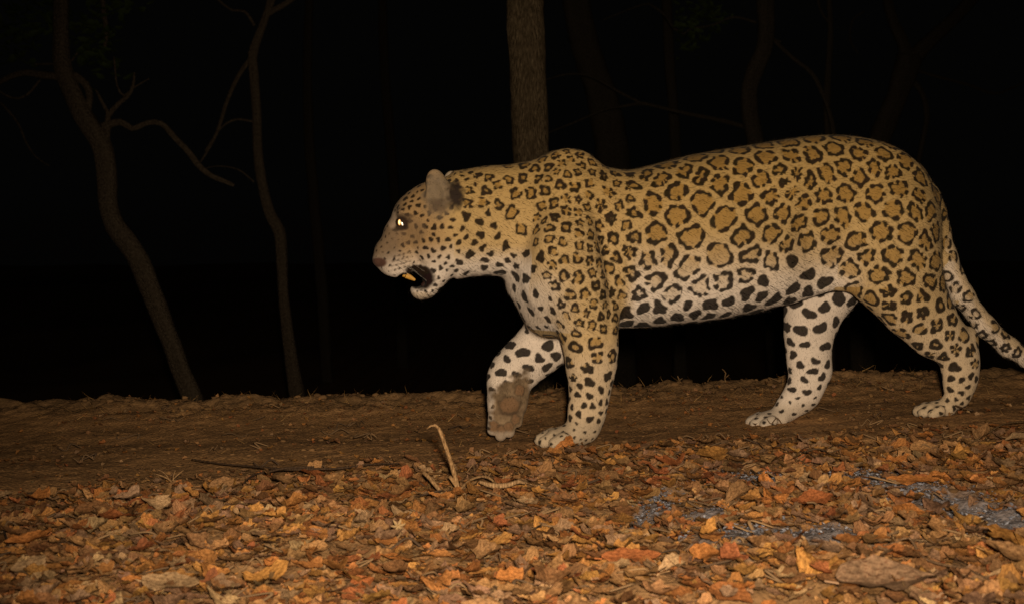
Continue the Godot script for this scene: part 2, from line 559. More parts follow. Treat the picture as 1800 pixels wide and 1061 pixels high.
	chain([[-0.357, 0.423, 0, 0.0442], [-0.3877, 0.3977, 0, 0.0403], [-0.4069, 0.3839, 0, 0.0299]], 1.05, 0.015)
	blob(Vector3(-0.3896, 0.382, 0.02), Vector3(0.0377, 0.0299, 0.026), 0.1745, 0.012)
	blob(Vector3(-0.386, 0.3804, -0.02), Vector3(0.0377, 0.0299, 0.026), 0.1745, 0.012)
	blob(Vector3(-0.4348, 0.3866, 0), Vector3(0.0117, 0.0104, 0.019), 0, 0.008)
	# hollow between muzzle and cheek, groove under the cheekbone
	blob(Vector3(-0.3698, 0.4399, 0.078), Vector3(0.0182, 0.026, 0.02), -0.6109, 0.014, true)
	blob(Vector3(-0.3459, 0.3941, 0.085), Vector3(0.026, 0.0117, 0.02), -0.5236, 0.014, true)
	blob(Vector3(-0.3543, 0.4367, -0.078), Vector3(0.0182, 0.026, 0.02), -0.6109, 0.014, true)
	blob(Vector3(-0.3276, 0.3879, -0.085), Vector3(0.026, 0.0117, 0.02), -0.5236, 0.014, true)
	blob(Vector3(-0.3908, 0.4708, 0.066), Vector3(0.0169, 0.013, 0.014), 0, 0.010, true)
	blob(Vector3(-0.3787, 0.4694, -0.066), Vector3(0.0169, 0.013, 0.014), 0, 0.010, true)
	# brow ridge over the eyes, hollow where the eye sits
	blob(Vector3(-0.3785, 0.4905, 0.042), Vector3(0.0182, 0.0091, 0.01), -0.3491, 0.012)
	blob(Vector3(-0.3705, 0.4902, -0.042), Vector3(0.0182, 0.0091, 0.01), -0.3491, 0.012)
	# lower jaw
	chain([[-0.2905, 0.3946, 0, 0.052], [-0.3137, 0.3615, 0, 0.0364], [-0.3293, 0.3296, 0, 0.0247], [-0.3422, 0.3221, 0, 0.0208]], 1.35, 0.015)
	# open mouth
	blob(Vector3(-0.3549, 0.3439, 0), Vector3(0.0247, 0.0143, 0.12), -0.4189, 0.006, true)
	blob(Vector3(-0.3753, 0.348, 0), Vector3(0.0182, 0.0078, 0.12), -0.4363, 0.005, true)
	blob(Vector3(-0.324, 0.3718, 0), Vector3(0.0208, 0.0208, 0.03), 0, 0.012)
	# ears
	ear(1.0)
	ear(-1.0)

func ear(s: float) -> void:
	if s > 0.0:
		blob(Vector3(-0.3106, 0.5539, 0.066), Vector3(0.0234, 0.0364, 0.016), 0.2443, 0.012)
		blob(Vector3(-0.2979, 0.5279, 0.064), Vector3(0.0364, 0.0351, 0.017), 0, 0.012)
		blob(Vector3(-0.3181, 0.5363, 0.087), Vector3(0.0195, 0.0325, 0.018), 0.2443, 0.006, true)
	else:
		blob(Vector3(-0.2637, 0.5512, -0.064), Vector3(0.0208, 0.039, 0.017), -0.0698, 0.012)

# ---- coat
var site_p := PackedVector3Array()
var site_r := PackedFloat32Array()
var site_t := PackedFloat32Array()
var site_g := PackedFloat32Array()
var site_a := PackedFloat32Array()
var site_cells := {}
const SC := 0.031

func cell_of(p: Vector3) -> Vector3i:
	return Vector3i(floori(p.x / SC), floori(p.y / SC), floori(p.z / SC))

const TAIL := [[0.7527, 0.5801, 0, 0.0754], [0.8133, 0.5599, 0.01, 0.057], [0.8478, 0.5233, 0.035, 0.0398], [0.8624, 0.4912, 0.05, 0.0332], [0.875, 0.4524, 0.058, 0.0281], [0.8942, 0.3921, 0.06, 0.0261], [0.944, 0.2973, 0.058, 0.0249], [1.0074, 0.2239, 0.05, 0.0243], [1.0754, 0.1703, 0.045, 0.0231], [1.1208, 0.1447, 0.045, 0.0205], [1.2348, 0.1064, 0.045, 0.0192], [1.3595, 0.1241, 0.04, 0.018], [1.4412, 0.1918, 0.03, 0.0154]]

func is_tail(p: Vector3) -> bool:
	if p.x < 0.8534:
		return false
	for i in range(2, TAIL.size() - 1):
		var a := Vector3(TAIL[i][0], TAIL[i][1], TAIL[i][2])
		var ab := Vector3(TAIL[i + 1][0], TAIL[i + 1][1], TAIL[i + 1][2]) - a
		var s := clampf((p - a).dot(ab) / ab.length_squared(), 0.0, 1.0)
		if (p - a - ab * s).length() < lerpf(TAIL[i][3], TAIL[i + 1][3], s) + 0.004:
			return true
	return false

func leg_of(p: Vector3) -> int:
	# 1 near fore, 2 far fore, 3 near hind, 4 far hind, 0 none
	if is_tail(p):
		return 0
	if p.y < 0.2322 or (p.x < 0.0066 and p.y < 0.2592 and p.z < -0.03):
		if p.x < 0.25:
			return 1 if p.z > 0.0 else 2
	if p.x > 0.5062 and p.y < 0.3243 and p.x < 0.6911 + maxf(0.0, 0.2 - p.y) * 0.3 and p.z < 0.0:
		return 4
	if p.x > 0.6053 and p.z > 0.015 and p.y < 0.3236:
		return 3
	if p.x > 0.4082 and p.y < 0.2035:
		return 3 if p.z > 0.02 else 4
	return 0

# [spacing, largest radius, ring thickness, half gap]
func zone(p: Vector3, n: Vector3) -> PackedFloat32Array:
	var leg := leg_of(p)
	if is_tail(p):
		return PackedFloat32Array([0.032, 0.0165, 0.0090, 0.0035])
	if leg == 1 or leg == 3:
		var t := clampf((p.y - 0.06) / 0.26, 0.0, 1.0)
		if p.y < 0.03:
			return PackedFloat32Array([0.017, 0.0052, 1.0, 0.003])
		if t > 0.5:
			return PackedFloat32Array([lerpf(0.026, 0.040, t), lerpf(0.014, 0.024, t), 0.0092, 0.0034])
		if t > 0.22:
			return PackedFloat32Array([lerpf(0.023, 0.038, t), lerpf(0.0125, 0.0205, t), 0.0120, 0.0034])
		return PackedFloat32Array([lerpf(0.019, 0.036, t), lerpf(0.0080, 0.0150, t), 1.0, 0.003])
	if leg == 2 or leg == 4:
		if p.y < 0.05:
			return PackedFloat32Array([0.020, 0.0055, 1.0, 0.003])
		return PackedFloat32Array([lerpf(0.024, 0.045, clampf((p.y - 0.05) / 0.25, 0, 1)), lerpf(0.0090, 0.0210, clampf((p.y - 0.05) / 0.25, 0, 1)), 1.0, 0.0045])
	if p.x < -0.2749 or (p.x < -0.2232 and p.y > 0.5502):
		if p.x < -0.3455 and p.y < 0.4358:
			return PackedFloat32Array([0.0135, 0.0030, 1.0, 0.002])
		if p.x < -0.3901:
			return PackedFloat32Array([0.0125, 0.0036, 1.0, 0.001])
		return PackedFloat32Array([0.0165, 0.0058, 1.0, 0.0012])
	if p.y < 0.4094 and p.x < -0.086:
		return PackedFloat32Array([0.036, 0.0115, 1.0, 0.004])
	if p.x < -0.0992:
		return PackedFloat32Array([0.036, 0.0125, 0.0065, 0.004])
	if p.x < 0.1097 + (p.y - 0.45) * 0.1:
		if p.x < -0.053 and p.y < 0.344:
			return PackedFloat32Array([0.030, 0.008, 1.0, 0.004])
		return PackedFloat32Array([0.024, 0.0130, 0.0068, 0.0028])
	if p.y < 0.2804 or n.y < -0.55:
		return PackedFloat32Array([0.042, 0.0205, 1.0, 0.0045])
	if p.y < 0.327:
		return PackedFloat32Array([0.046, 0.024, 0.0120, 0.005])
	if p.x > 0.6053 and p.y < 0.4048:
		return PackedFloat32Array([0.052, 0.029, 0.0115, 0.0048])
	return PackedFloat32Array([0.052, 0.040, 0.0110, 0.0052])

func traced(p: Vector3, z: PackedFloat32Array, apart: float) -> void:
	for q in site_p:
		if q.distance_squared_to(p) < apart * apart:
			return
	add_site(p, z)

func add_site(p: Vector3, z: PackedFloat32Array) -> void:
	site_p.append(p)
	site_r.append(z[1] * (rng.randf_range(0.85, 1.15) if z[2] < 0.1 else rng.randf_range(0.70, 1.22)))
	site_t.append(z[2] * rng.randf_range(0.9, 1.12))
	site_g.append(z[3])
	site_a.append(rng.randf_range(0.0, TAU))

func on_skin(u: float, v: float, s: float) -> Vector3:
	var w := 0.19
	while w > -0.05 and sample(Vector3(u, v, w * s)) > 0.0:
		w -= 0.004
	return Vector3(u, v, w * s)

const FLANK := [Vector3(0.0885, 0.581, 0.0526), Vector3(0.1273, 0.5813, 0.0492), Vector3(0.158, 0.5787, 0.0666), Vector3(0.1893, 0.5692, 0.0896), Vector3(0.2153, 0.6015, 0.0491), Vector3(0.2464, 0.5854, 0.0884), Vector3(0.2838, 0.6202, 0.0417), Vector3(0.275, 0.576, 0.103), Vector3(0.3244, 0.6042, 0.0828), Vector3(0.3843, 0.6376, 0.0415), Vector3(0.3745, 0.5972, 0.0975), Vector3(0.3123, 0.559, 0.1198), Vector3(0.3626, 0.5372, 0.1329), Vector3(0.4123, 0.568, 0.1198), Vector3(0.4373, 0.6187, 0.0838), Vector3(0.4468, 0.6485, 0.0381), Vector3(0.501, 0.6542, 0.0445), Vector3(0.5656, 0.6645, 0.038), Vector3(0.494, 0.6212, 0.0881), Vector3(0.542, 0.6237, 0.0903), Vector3(0.4605, 0.5881, 0.1102), Vector3(0.4957, 0.579, 0.1159), Vector3(0.469, 0.5627, 0.1228), Vector3(0.481, 0.5398, 0.1298), Vector3(0.5249, 0.5652, 0.1222), Vector3(0.5068, 0.5193, 0.1325), Vector3(0.4314, 0.5305, 0.1342), Vector3(0.0672, 0.5391, 0.11), Vector3(0.1146, 0.5508, 0.0884), Vector3(0.1586, 0.5145, 0.1244), Vector3(0.2142, 0.5439, 0.1174), Vector3(0.2718, 0.519, 0.1363), Vector3(0.1121, 0.4943, 0.125), Vector3(0.0687, 0.4831, 0.1235), Vector3(0.214, 0.4875, 0.1425), Vector3(0.3204, 0.4807, 0.147), Vector3(0.3974, 0.4897, 0.1434), Vector3(0.4581, 0.4942, 0.1384), Vector3(0.4998, 0.4713, 0.1336), Vector3(0.1647, 0.4451, 0.1453), Vector3(0.2401, 0.4396, 0.15), Vector3(0.1134, 0.4416, 0.1387), Vector3(0.3635, 0.44, 0.1468), Vector3(0.4339, 0.4474, 0.1407), Vector3(0.4683, 0.4187, 0.13), Vector3(0.5169, 0.4298, 0.1233), Vector3(0.1043, 0.4094, 0.1388), Vector3(0.1476, 0.3891, 0.1418), Vector3(0.1936, 0.4002, 0.1461), Vector3(0.234, 0.375, 0.1416), Vector3(0.3107, 0.3972, 0.1439), Vector3(0.3848, 0.3988, 0.1381), Vector3(0.4333, 0.3867, 0.128), Vector3(0.108, 0.3598, 0.1315), Vector3(0.1627, 0.3435, 0.1306), Vector3(0.2708, 0.3259, 0.1193), Vector3(0.3225, 0.3393, 0.1222), Vector3(0.3798, 0.3549, 0.1232), Vector3(0.1302, 0.3135, 0.114), Vector3(0.2033, 0.3103, 0.1132), Vector3(0.0598, 0.576, 0.0641), Vector3(0.0463, 0.5122, 0.111)]
const HAUNCH := [Vector3(0.5999, 0.6388, 0.0787), Vector3(0.655, 0.6298, 0.0823), Vector3(0.7126, 0.6262, 0.0685), Vector3(0.7709, 0.6118, 0.0497), Vector3(0.8013, 0.5767, 0.0557), Vector3(0.5645, 0.6652, 0.0361), Vector3(0.6319, 0.6664, 0.0368), Vector3(0.679, 0.6556, 0.0472), Vector3(0.7313, 0.6456, 0.0404), Vector3(0.6122, 0.5957, 0.1085), Vector3(0.6453, 0.5747, 0.1137), Vector3(0.6869, 0.5985, 0.0941), Vector3(0.725, 0.5856, 0.0892), Vector3(0.7699, 0.5694, 0.0757), Vector3(0.5689, 0.5808, 0.1174), Vector3(0.5428, 0.6241, 0.09), Vector3(0.5276, 0.5708, 0.1202), Vector3(0.686, 0.5751, 0.1046), Vector3(0.6128, 0.537, 0.1253), Vector3(0.678, 0.5353, 0.1159), Vector3(0.7347, 0.5489, 0.0974), Vector3(0.783, 0.5292, 0.083), Vector3(0.5576, 0.5316, 0.1293), Vector3(0.5061, 0.5185, 0.1326), Vector3(0.8088, 0.497, 0.0733), Vector3(0.6502, 0.4977, 0.1215), Vector3(0.7135, 0.501, 0.1111), Vector3(0.7681, 0.499, 0.0926), Vector3(0.6036, 0.4859, 0.1246), Vector3(0.5566, 0.486, 0.1288), Vector3(0.4995, 0.4731, 0.1338), Vector3(0.6855, 0.4507, 0.108), Vector3(0.7444, 0.449, 0.0965), Vector3(0.7959, 0.4269, 0.076), Vector3(0.8267, 0.4496, 0.0644), Vector3(0.5797, 0.4485, 0.1169), Vector3(0.5145, 0.4305, 0.1239), Vector3(0.7118, 0.3951, 0.077), Vector3(0.7738, 0.3889, 0.0653), Vector3(0.8246, 0.3813, 0.09), Vector3(0.6604, 0.3952, 0.0721), Vector3(0.6406, 0.4261, 0.0991), Vector3(0.6358, 0.3672, 0.0401), Vector3(0.69, 0.3551, 0.11), Vector3(0.7449, 0.3459, 0.11), Vector3(0.8082, 0.3353, 0.11), Vector3(0.8537, 0.3315, 0.11), Vector3(0.6547, 0.35, 0.11)]
const SHOULDER := [Vector3(-0.2225, 0.5752, 0.0385), Vector3(-0.1956, 0.5698, 0.0499), Vector3(-0.1794, 0.5559, 0.0634), Vector3(-0.1524, 0.5657, 0.0611), Vector3(-0.2391, 0.545, 0.11), Vector3(-0.2051, 0.5419, 0.11), Vector3(-0.171, 0.5361, 0.11), Vector3(-0.1387, 0.5361, 0.11), Vector3(-0.2451, 0.5142, 0.11), Vector3(-0.2111, 0.5162, 0.11), Vector3(-0.179, 0.5103, 0.11), Vector3(-0.1508, 0.4945, 0.11), Vector3(-0.1199, 0.5702, 0.0626), Vector3(-0.0905, 0.5917, 0.0486), Vector3(-0.0851, 0.5681, 0.0699), Vector3(-0.0612, 0.5916, 0.0575), Vector3(-0.1103, 0.5993, 0.0332), Vector3(-0.0706, 0.613, 0.0214), Vector3(-0.0349, 0.6041, 0.0507), Vector3(-0.0219, 0.5978, 0.0579), Vector3(0.0114, 0.598, 0.058), Vector3(0.008, 0.6211, 0.0173), Vector3(-0.0404, 0.6208, 0.0168), Vector3(-0.1043, 0.5374, 0.11), Vector3(-0.0759, 0.5442, 0.11), Vector3(-0.0449, 0.5547, 0.0885), Vector3(-0.0126, 0.5484, 0.11), Vector3(0.0387, 0.5713, 0.0756), Vector3(0.0677, 0.5406, 0.11), Vector3(0.115, 0.5511, 0.0881), Vector3(0.0899, 0.5794, 0.0549), Vector3(0.127, 0.584, 0.0427), Vector3(0.0263, 0.5145, 0.111), Vector3(0.07, 0.4884, 0.1219), Vector3(0.1081, 0.4976, 0.1229), Vector3(0.0395, 0.4625, 0.1256), Vector3(0.0715, 0.4366, 0.133), Vector3(0.1066, 0.4445, 0.1374), Vector3(-0.035, 0.5016, 0.11), Vector3(-0.0097, 0.4945, 0.116), Vector3(-0.0595, 0.5144, 0.11), Vector3(-0.084, 0.5064, 0.11), Vector3(-0.0636, 0.4825, 0.11), Vector3(-0.0402, 0.4626, 0.1158), Vector3(-0.013, 0.4506, 0.1221), Vector3(0.0148, 0.4446, 0.1261), Vector3(0.0308, 0.4226, 0.1283), Vector3(-0.0033, 0.4307, 0.1248), Vector3(0.0569, 0.4106, 0.1313), Vector3(0.0789, 0.3965, 0.134), Vector3(0.1044, 0.4105, 0.1388), Vector3(0.108, 0.3702, 0.1341), Vector3(-0.0716, 0.4126, 0.11), Vector3(-0.0481, 0.4146, 0.1148), Vector3(-0.0183, 0.3978, 0.1194), Vector3(0.0115, 0.3897, 0.1236), Vector3(0.0358, 0.3816, 0.1254), Vector3(0.064, 0.3735, 0.1282), Vector3(-0.0715, 0.3818, 0.11), Vector3(-0.0469, 0.3583, 0.11), Vector3(-0.0162, 0.3541, 0.1105), Vector3(0.0104, 0.3703, 0.1198), Vector3(0.0523, 0.3581, 0.1226), Vector3(0.0247, 0.3376, 0.1121), Vector3(-0.0633, 0.3384, 0.11), Vector3(-0.0324, 0.3139, 0.11), Vector3(-0.0015, 0.3176, 0.11), Vector3(0.044, 0.3163, 0.11), Vector3(0.0694, 0.3202, 0.1111)]
const HEAD := [Vector3(-0.3693, 0.5433, 0.11), Vector3(-0.3889, 0.5223, 0.11), Vector3(-0.3603, 0.5308, 0.11), Vector3(-0.3785, 0.5104, 0.11), Vector3(-0.3695, 0.5059, 0.11), Vector3(-0.356, 0.4924, 0.11), Vector3(-0.3424, 0.4879, 0.11), Vector3(-0.3288, 0.4924, 0.11), Vector3(-0.3681, 0.4775, 0.11), Vector3(-0.3561, 0.4639, 0.11), Vector3(-0.338, 0.4654, 0.11), Vector3(-0.3313, 0.4708, 0.11), Vector3(-0.3184, 0.4624, 0.11), Vector3(-0.3017, 0.4638, 0.11), Vector3(-0.2926, 0.4653, 0.11), Vector3(-0.3199, 0.4458, 0.11), Vector3(-0.3245, 0.4368, 0.11), Vector3(-0.3109, 0.4367, 0.11), Vector3(-0.3412, 0.4339, 0.11), Vector3(-0.3714, 0.428, 0.11), Vector3(-0.3563, 0.4294, 0.11), Vector3(-0.3367, 0.4173, 0.11), Vector3(-0.3201, 0.4112, 0.11), Vector3(-0.3292, 0.3992, 0.11), Vector3(-0.3062, 0.4834, 0.11), Vector3(-0.2803, 0.5059, 0.11), Vector3(-0.2788, 0.4788, 0.11), Vector3(-0.2881, 0.4352, 0.11), Vector3(-0.2926, 0.4412, 0.11), Vector3(-0.2988, 0.4171, 0.11), Vector3(-0.3534, 0.4083, 0.11), Vector3(-0.3685, 0.4084, 0.11), Vector3(-0.3834, 0.4235, 0.11), Vector3(-0.2729, 0.4457, 0.11), Vector3(-0.2653, 0.429, 0.11), Vector3(-0.3441, 0.4519, 0.11), Vector3(-0.3623, 0.4414, 0.11), Vector3(-0.3512, 0.5388, 0.11), Vector3(-0.3754, 0.5253, 0.11), Vector3(-0.392, 0.5059, 0.11), Vector3(-0.398, 0.4984, 0.11), Vector3(-0.3483, 0.5239, 0.11), Vector3(-0.3499, 0.5104, 0.11), Vector3(-0.383, 0.5014, 0.11), Vector3(-0.3741, 0.4894, 0.11), Vector3(-0.3581, 0.5496, 0.09), Vector3(-0.3678, 0.5358, 0.11), Vector3(-0.3828, 0.5328, 0.11), Vector3(-0.3445, 0.5527, 0.09), Vector3(-0.3407, 0.5434, 0.11)]
const HAUNCH_SOLID := [Vector3(0.7121, 0.3128, 0.11), Vector3(0.7516, 0.301, 0.11), Vector3(0.7909, 0.3053, 0.11), Vector3(0.7954, 0.265, 0.11), Vector3(0.8433, 0.2812, 0.11), Vector3(0.8789, 0.2456, 0.11), Vector3(0.7198, 0.286, 0.11), Vector3(0.7633, 0.2573, 0.11), Vector3(0.8357, 0.2361, 0.11), Vector3(0.8196, 0.2141, 0.11), Vector3(0.8725, 0.2119, 0.11), Vector3(0.8914, 0.179, 0.11), Vector3(0.8419, 0.1887, 0.11)]
const BELLY := [Vector3(0.3427, 0.2947, 0.0886), Vector3(0.4024, 0.2788, 0.058), Vector3(0.3851, 0.3143, 0.098), Vector3(0.1455, 0.2832, 0.0934), Vector3(0.1318, 0.2725, 0.0835), Vector3(0.247, 0.2889, 0.0949), Vector3(0.2726, 0.2662, 0.0677), Vector3(0.2333, 0.2589, 0.0626), Vector3(0.3491, 0.2606, 0.0441), Vector3(0.1923, 0.251, 0.0554), Vector3(0.1703, 0.2568, 0.0651), Vector3(0.4587, 0.2984, 0.065), Vector3(0.4998, 0.3206, 0.0664), Vector3(0.4191, 0.3414, 0.1098), Vector3(0.4331, 0.3478, 0.1111), Vector3(0.4838, 0.3883, 0.1164), Vector3(0.4724, 0.3782, 0.115), Vector3(0.5339, 0.3538, 0.0786), Vector3(0.5753, 0.3343, 0.0277), Vector3(0.1178, 0.2445, 0.0478), Vector3(0.3246, 0.2416, 0.0212)]
const THROAT := [Vector3(-0.2653, 0.4116, 0.11), Vector3(-0.2386, 0.4051, 0.11), Vector3(-0.2133, 0.4173, 0.11), Vector3(-0.1952, 0.4041, 0.11), Vector3(-0.2033, 0.3914, 0.11), Vector3(-0.1731, 0.3801, 0.11), Vector3(-0.2053, 0.3748, 0.11), Vector3(-0.1529, 0.3891, 0.11), Vector3(-0.1387, 0.379, 0.11), Vector3(-0.2654, 0.3859, 0.11), Vector3(-0.2695, 0.3681, 0.11), Vector3(-0.2435, 0.36, 0.11), Vector3(-0.167, 0.3625, 0.11), Vector3(-0.2893, 0.396, 0.11), Vector3(-0.2493, 0.4412, 0.11), Vector3(-0.2293, 0.4293, 0.11), Vector3(-0.2193, 0.4443, 0.11), Vector3(-0.1811, 0.4449, 0.11), Vector3(-0.1609, 0.421, 0.11), Vector3(-0.1427, 0.3998, 0.11), Vector3(-0.2712, 0.4452, 0.11), Vector3(-0.2653, 0.4282, 0.11), Vector3(-0.29, 0.4335, 0.11), Vector3(-0.2584, 0.4578, 0.11), Vector3(-0.2492, 0.4874, 0.11), Vector3(-0.2212, 0.4748, 0.11), Vector3(-0.2032, 0.4945, 0.11), Vector3(-0.1911, 0.4898, 0.11), Vector3(-0.1891, 0.4648, 0.11), Vector3(-0.281, 0.5044, 0.11), Vector3(-0.2152, 0.4688, 0.11), Vector3(-0.2292, 0.4779, 0.11)]

func sow() -> void:
	for s in [1.0, -1.0]:
		for p in FLANK:
			traced(on_skin(p.x, p.y, s), PackedFloat32Array([0, 0.036, 0.0104, 0.0056]), 0.012)
		for p in HAUNCH:
			traced(on_skin(p.x, p.y, s), PackedFloat32Array([0, 0.030, 0.0100, 0.0050]), 0.036)
		for p in SHOULDER:
			var small: float = clampf((p.x - -0.2362) / (0.1205 - -0.2362), 0.0, 1.0)
			traced(on_skin(p.x, p.y, s), PackedFloat32Array([0, lerpf(0.0135, 0.020, small), lerpf(0.0074, 0.0094, small), 0.0030]), 0.024)
		for p in HAUNCH_SOLID:
			traced(on_skin(p.x, p.y, s), PackedFloat32Array([0, 0.0205, 0.0125, 0.005]), 0.030)
		for p in BELLY:
			traced(on_skin(p.x, p.y, s), PackedFloat32Array([0, 0.019, 1.0, 0.005]), 0.03)
		for p in HEAD:
			traced(on_skin(p.x, p.y, s), PackedFloat32Array([0, 0.0068, 1.0, 0.0010]), 0.010)
		for p in THROAT:
			traced(on_skin(p.x, p.y, s), PackedFloat32Array([0, 0.0105, 1.0, 0.004]), 0.016)
	var grid := {}
	for i in site_p.size():
		var c := cell_of(site_p[i])
		if not grid.has(c): grid[c] = PackedInt32Array()
		grid[c].append(i)
	var order := PackedInt32Array(range(bv.size()))
	for i in range(order.size() - 1, 0, -1):
		var j := rng.randi_range(0, i)
		var t := order[i]; order[i] = order[j]; order[j] = t
	for k in mini(order.size(), 60000):
		var p := bv[order[k]]
		var z := zone(p, bn[order[k]])
		var c := cell_of(p)
		var ok := true
		z[0] *= rng.randf_range(0.82, 1.12) if z[2] > 0.1 else 1.0
		for dx in range(-2, 3):
			for dy in range(-2, 3):
				for dz in range(-2, 3):
					var l = grid.get(Vector3i(c.x + dx, c.y + dy, c.z + dz))
					if l != null:
						for i in l:
							if site_p[i].distance_to(p) < maxf(z[0], 0.55 * (site_r[i] + z[1])):
								ok = false
								break
					if not ok: break
				if not ok: break
			if not ok: break
		if ok:
			if not grid.has(c): grid[c] = PackedInt32Array()
			grid[c].append(site_p.size())
			add_site(p, z)
	for i in site_p.size():
		var c := cell_of(site_p[i])
		for dx in range(-2, 3):
			for dy in range(-2, 3):
				for dz in range(-2, 3):
					var q := Vector3i(c.x + dx, c.y + dy, c.z + dz)
					if not site_cells.has(q): site_cells[q] = PackedInt32Array()
					site_cells[q].append(i)

const GOLD := Color(0.40, 0.268, 0.106)
const CREAM := Color(0.47, 0.34, 0.180)
const WHITE := Color(0.66, 0.575, 0.50)
const OCHRE := Color(0.25, 0.14, 0.04)
const INK := Color(0.011, 0.008, 0.007)
const PALE_NOSE := Color(0.185, 0.130, 0.082)

func coat(p0: Vector3, n: Vector3) -> Color:
	var f := 48.0
	var p := p0 + Vector3(n1.get_noise_3d(p0.x * f, p0.y * f, p0.z * f), n1.get_noise_3d(p0.x * f + 300, p0.y * f, p0.z * f), n1.get_noise_3d(p0.x * f, p0.y * f + 300, p0.z * f)) * (0.0014 if p0.x < -0.262 else 0.0032 if leg_of(p0) == 0 else 0.0016)
	var leg := leg_of(p0)
	var sq := 1.35 if leg == 2 or leg == 4 else 1.0
	# ground tone
	var c := GOLD.lerp(CREAM, smoothstep(0.5914, 0.327, p0.y) * 0.8)
	var white := 0.0
	if leg == 0:
		if p0.x < -0.1123:
			white = smoothstep(0.4287, 0.3644, p0.y)
			if p0.x < -0.2749:
				white = smoothstep(0.4294, 0.3466, p0.y - 0.02 * (p0.x - -0.3647) / 0.1)
				c = c.lerp(Color(0.27, 0.172, 0.085), 0.85 * smoothstep(-0.262, -0.3327, p0.x))
				c = c.lerp(PALE_NOSE, smoothstep(-0.371, -0.4028, p0.x))
		elif p0.x < 0.134:
			white = 0.9 * smoothstep(0.4088, 0.2921, p0.y + 0.02 * n1.get_noise_2d(p0.x * 12, p0.y * 12)) * smoothstep(0, -0.1123, p0.x)
			white = maxf(white, smoothstep(0.25, -0.3, n.y + 0.4) * smoothstep(0.2772, 0.2444, p0.y))
			white = maxf(white, smoothstep(0.4596, 0.2871, p0.y) * smoothstep(0.0936, 0.134, p0.x))
		else:
			white = smoothstep(0.4596, 0.2871, p0.y + 0.015 * n1.get_noise_2d(p0.x * 9, p0.y * 9))
			if p0.x > 0.6053:
				white *= smoothstep(0.05, -0.4, n.y) * (1.0 - smoothstep(0.6053, 0.6911, p0.x) * smoothstep(0.0, 0.03, p0.z))
	elif leg == 1 or leg == 3:
		white = (0.12 + 0.2 * smoothstep(0.32, 0.15, p0.y)) * (smoothstep(0.2453, 0.1337, p0.y) if leg == 1 else smoothstep(0.3372, 0.2012, p0.y)) + (0.6 * smoothstep(0.2362, 0.1994, p0.y) if leg == 1 else 0.6) * smoothstep(0.1, -0.7, n.z) + 0.3 * smoothstep(0.5, 1.0, n.x) * smoothstep(0.2362, 0.1732, p0.y)
	else:
		white = 0.92
	if is_tail(p0):
		white = (0.25 + 0.45 * smoothstep(0.2, -0.4, n.y + n.x * 0.3)) * smoothstep(0.5535, 0.3625, p0.y)
	c = c.lerp(WHITE, clampf(white, 0.0, 1.0))
	if leg > 0:
		c = c.lerp(Color(0.33, 0.27, 0.20), smoothstep(0.05, 0.015, p0.y) * 0.6)
	# spots
	var l = site_cells.get(cell_of(p))
	var fill := 1.0 - 0.75 * clampf(white, 0.0, 1.0) * float(leg == 0)
	var fur := 1.0 + 0.10 * n1.get_noise_3d(p0.x * 90, p0.y * 150, p0.z * 90) + 0.10 * n2.get_noise_3d(p0.x * 7, p0.y * 7, p0.z * 7)
	c = c * fur
	if l != null:
		var best := -1
		var d1 := 9.0
		for i in l:
			var dv := p - site_p[i]
			dv.y *= sq
			var d := dv.length_squared()
			if d < d1:
				d1 = d
				best = i
		if best >= 0:
			var sum := 0.0
			var ks := 0.0022 if site_t[best] > 0.1 else 0.0030
			var pb := site_p[best]
			for i in l:
				if i != best:
					var q := site_p[i]
					var dv := p - q
					dv.y *= sq
					var e := (dv.length_squared() - d1) / (2.0 * pb.distance_to(q))
					if e < 0.028:
						sum += exp(-e / ks)
			var r := sqrt(d1)
			var solid := site_t[best] > 0.1
			var rel := p - pb
			var an := atan2(rel.y, rel.x if absf(n.z) > 0.4 else rel.z)
			var ph := site_a[best]
			var oval := r * (1.0 + (0.24 if solid else 0.10) * cos(2.0 * (an - ph)))
			sum += exp(-(site_r[best] + site_g[best] - oval) / ks)
			var lobes := floorf((3.0 if site_r[best] < 0.025 else 5.0) + ph * 0.5)
			# the ring is made of separate blotches: thick in some places, missing in others
			var k1 := n2.get_noise_3d(p0.x * 42 + 40, p0.y * 42, p0.z * 42)
			var k2 := n1.get_noise_3d(p0.x * 34, p0.y * 34 + 80, p0.z * 34)
			var beat := cos(an * lobes + ph)
			var b := -log(sum) * ks - site_g[best] + ks * 0.5
			if solid:
				b += (0.0018 * cos(an * 3.0 + ph * 3.0) + 0.0014 * k1) * minf(1.0, site_r[best] / 0.018)
			else:
				b += 0.0016 * beat + 0.0008 * k1
			var th := site_t[best] * (0.95 + 0.24 * beat * minf(1.0, site_r[best] / 0.028) + 0.40 * k1)
			if not solid:
				th *= smoothstep(-0.46, -0.26, 0.34 * beat * minf(1.0, site_r[best] / 0.026) + 1.0 * k2 + 0.12 * sin(an + ph * 2.0))
			var ink := smoothstep(-0.0004, 0.0018, b)
			if not solid:
				var inner := smoothstep(th + 0.0008, th - 0.0014, b)
				var ochre := Color(c.r * 0.78, c.g * 0.70, c.b * 0.52).lerp(OCHRE, 0.2)
				c = c.lerp(ochre, smoothstep(0.0, 0.006, b) * (1.0 - inner) * fill)
				ink *= inner
			c = c.lerp(INK * (1.0 + 0.5 * k1), ink * 0.95)
	# head marks
	if p0.x < -0.2297:
		c = face(p0, n, c)
	elif p0.x < -0.0729 and p0.y < 0.13:
		pass
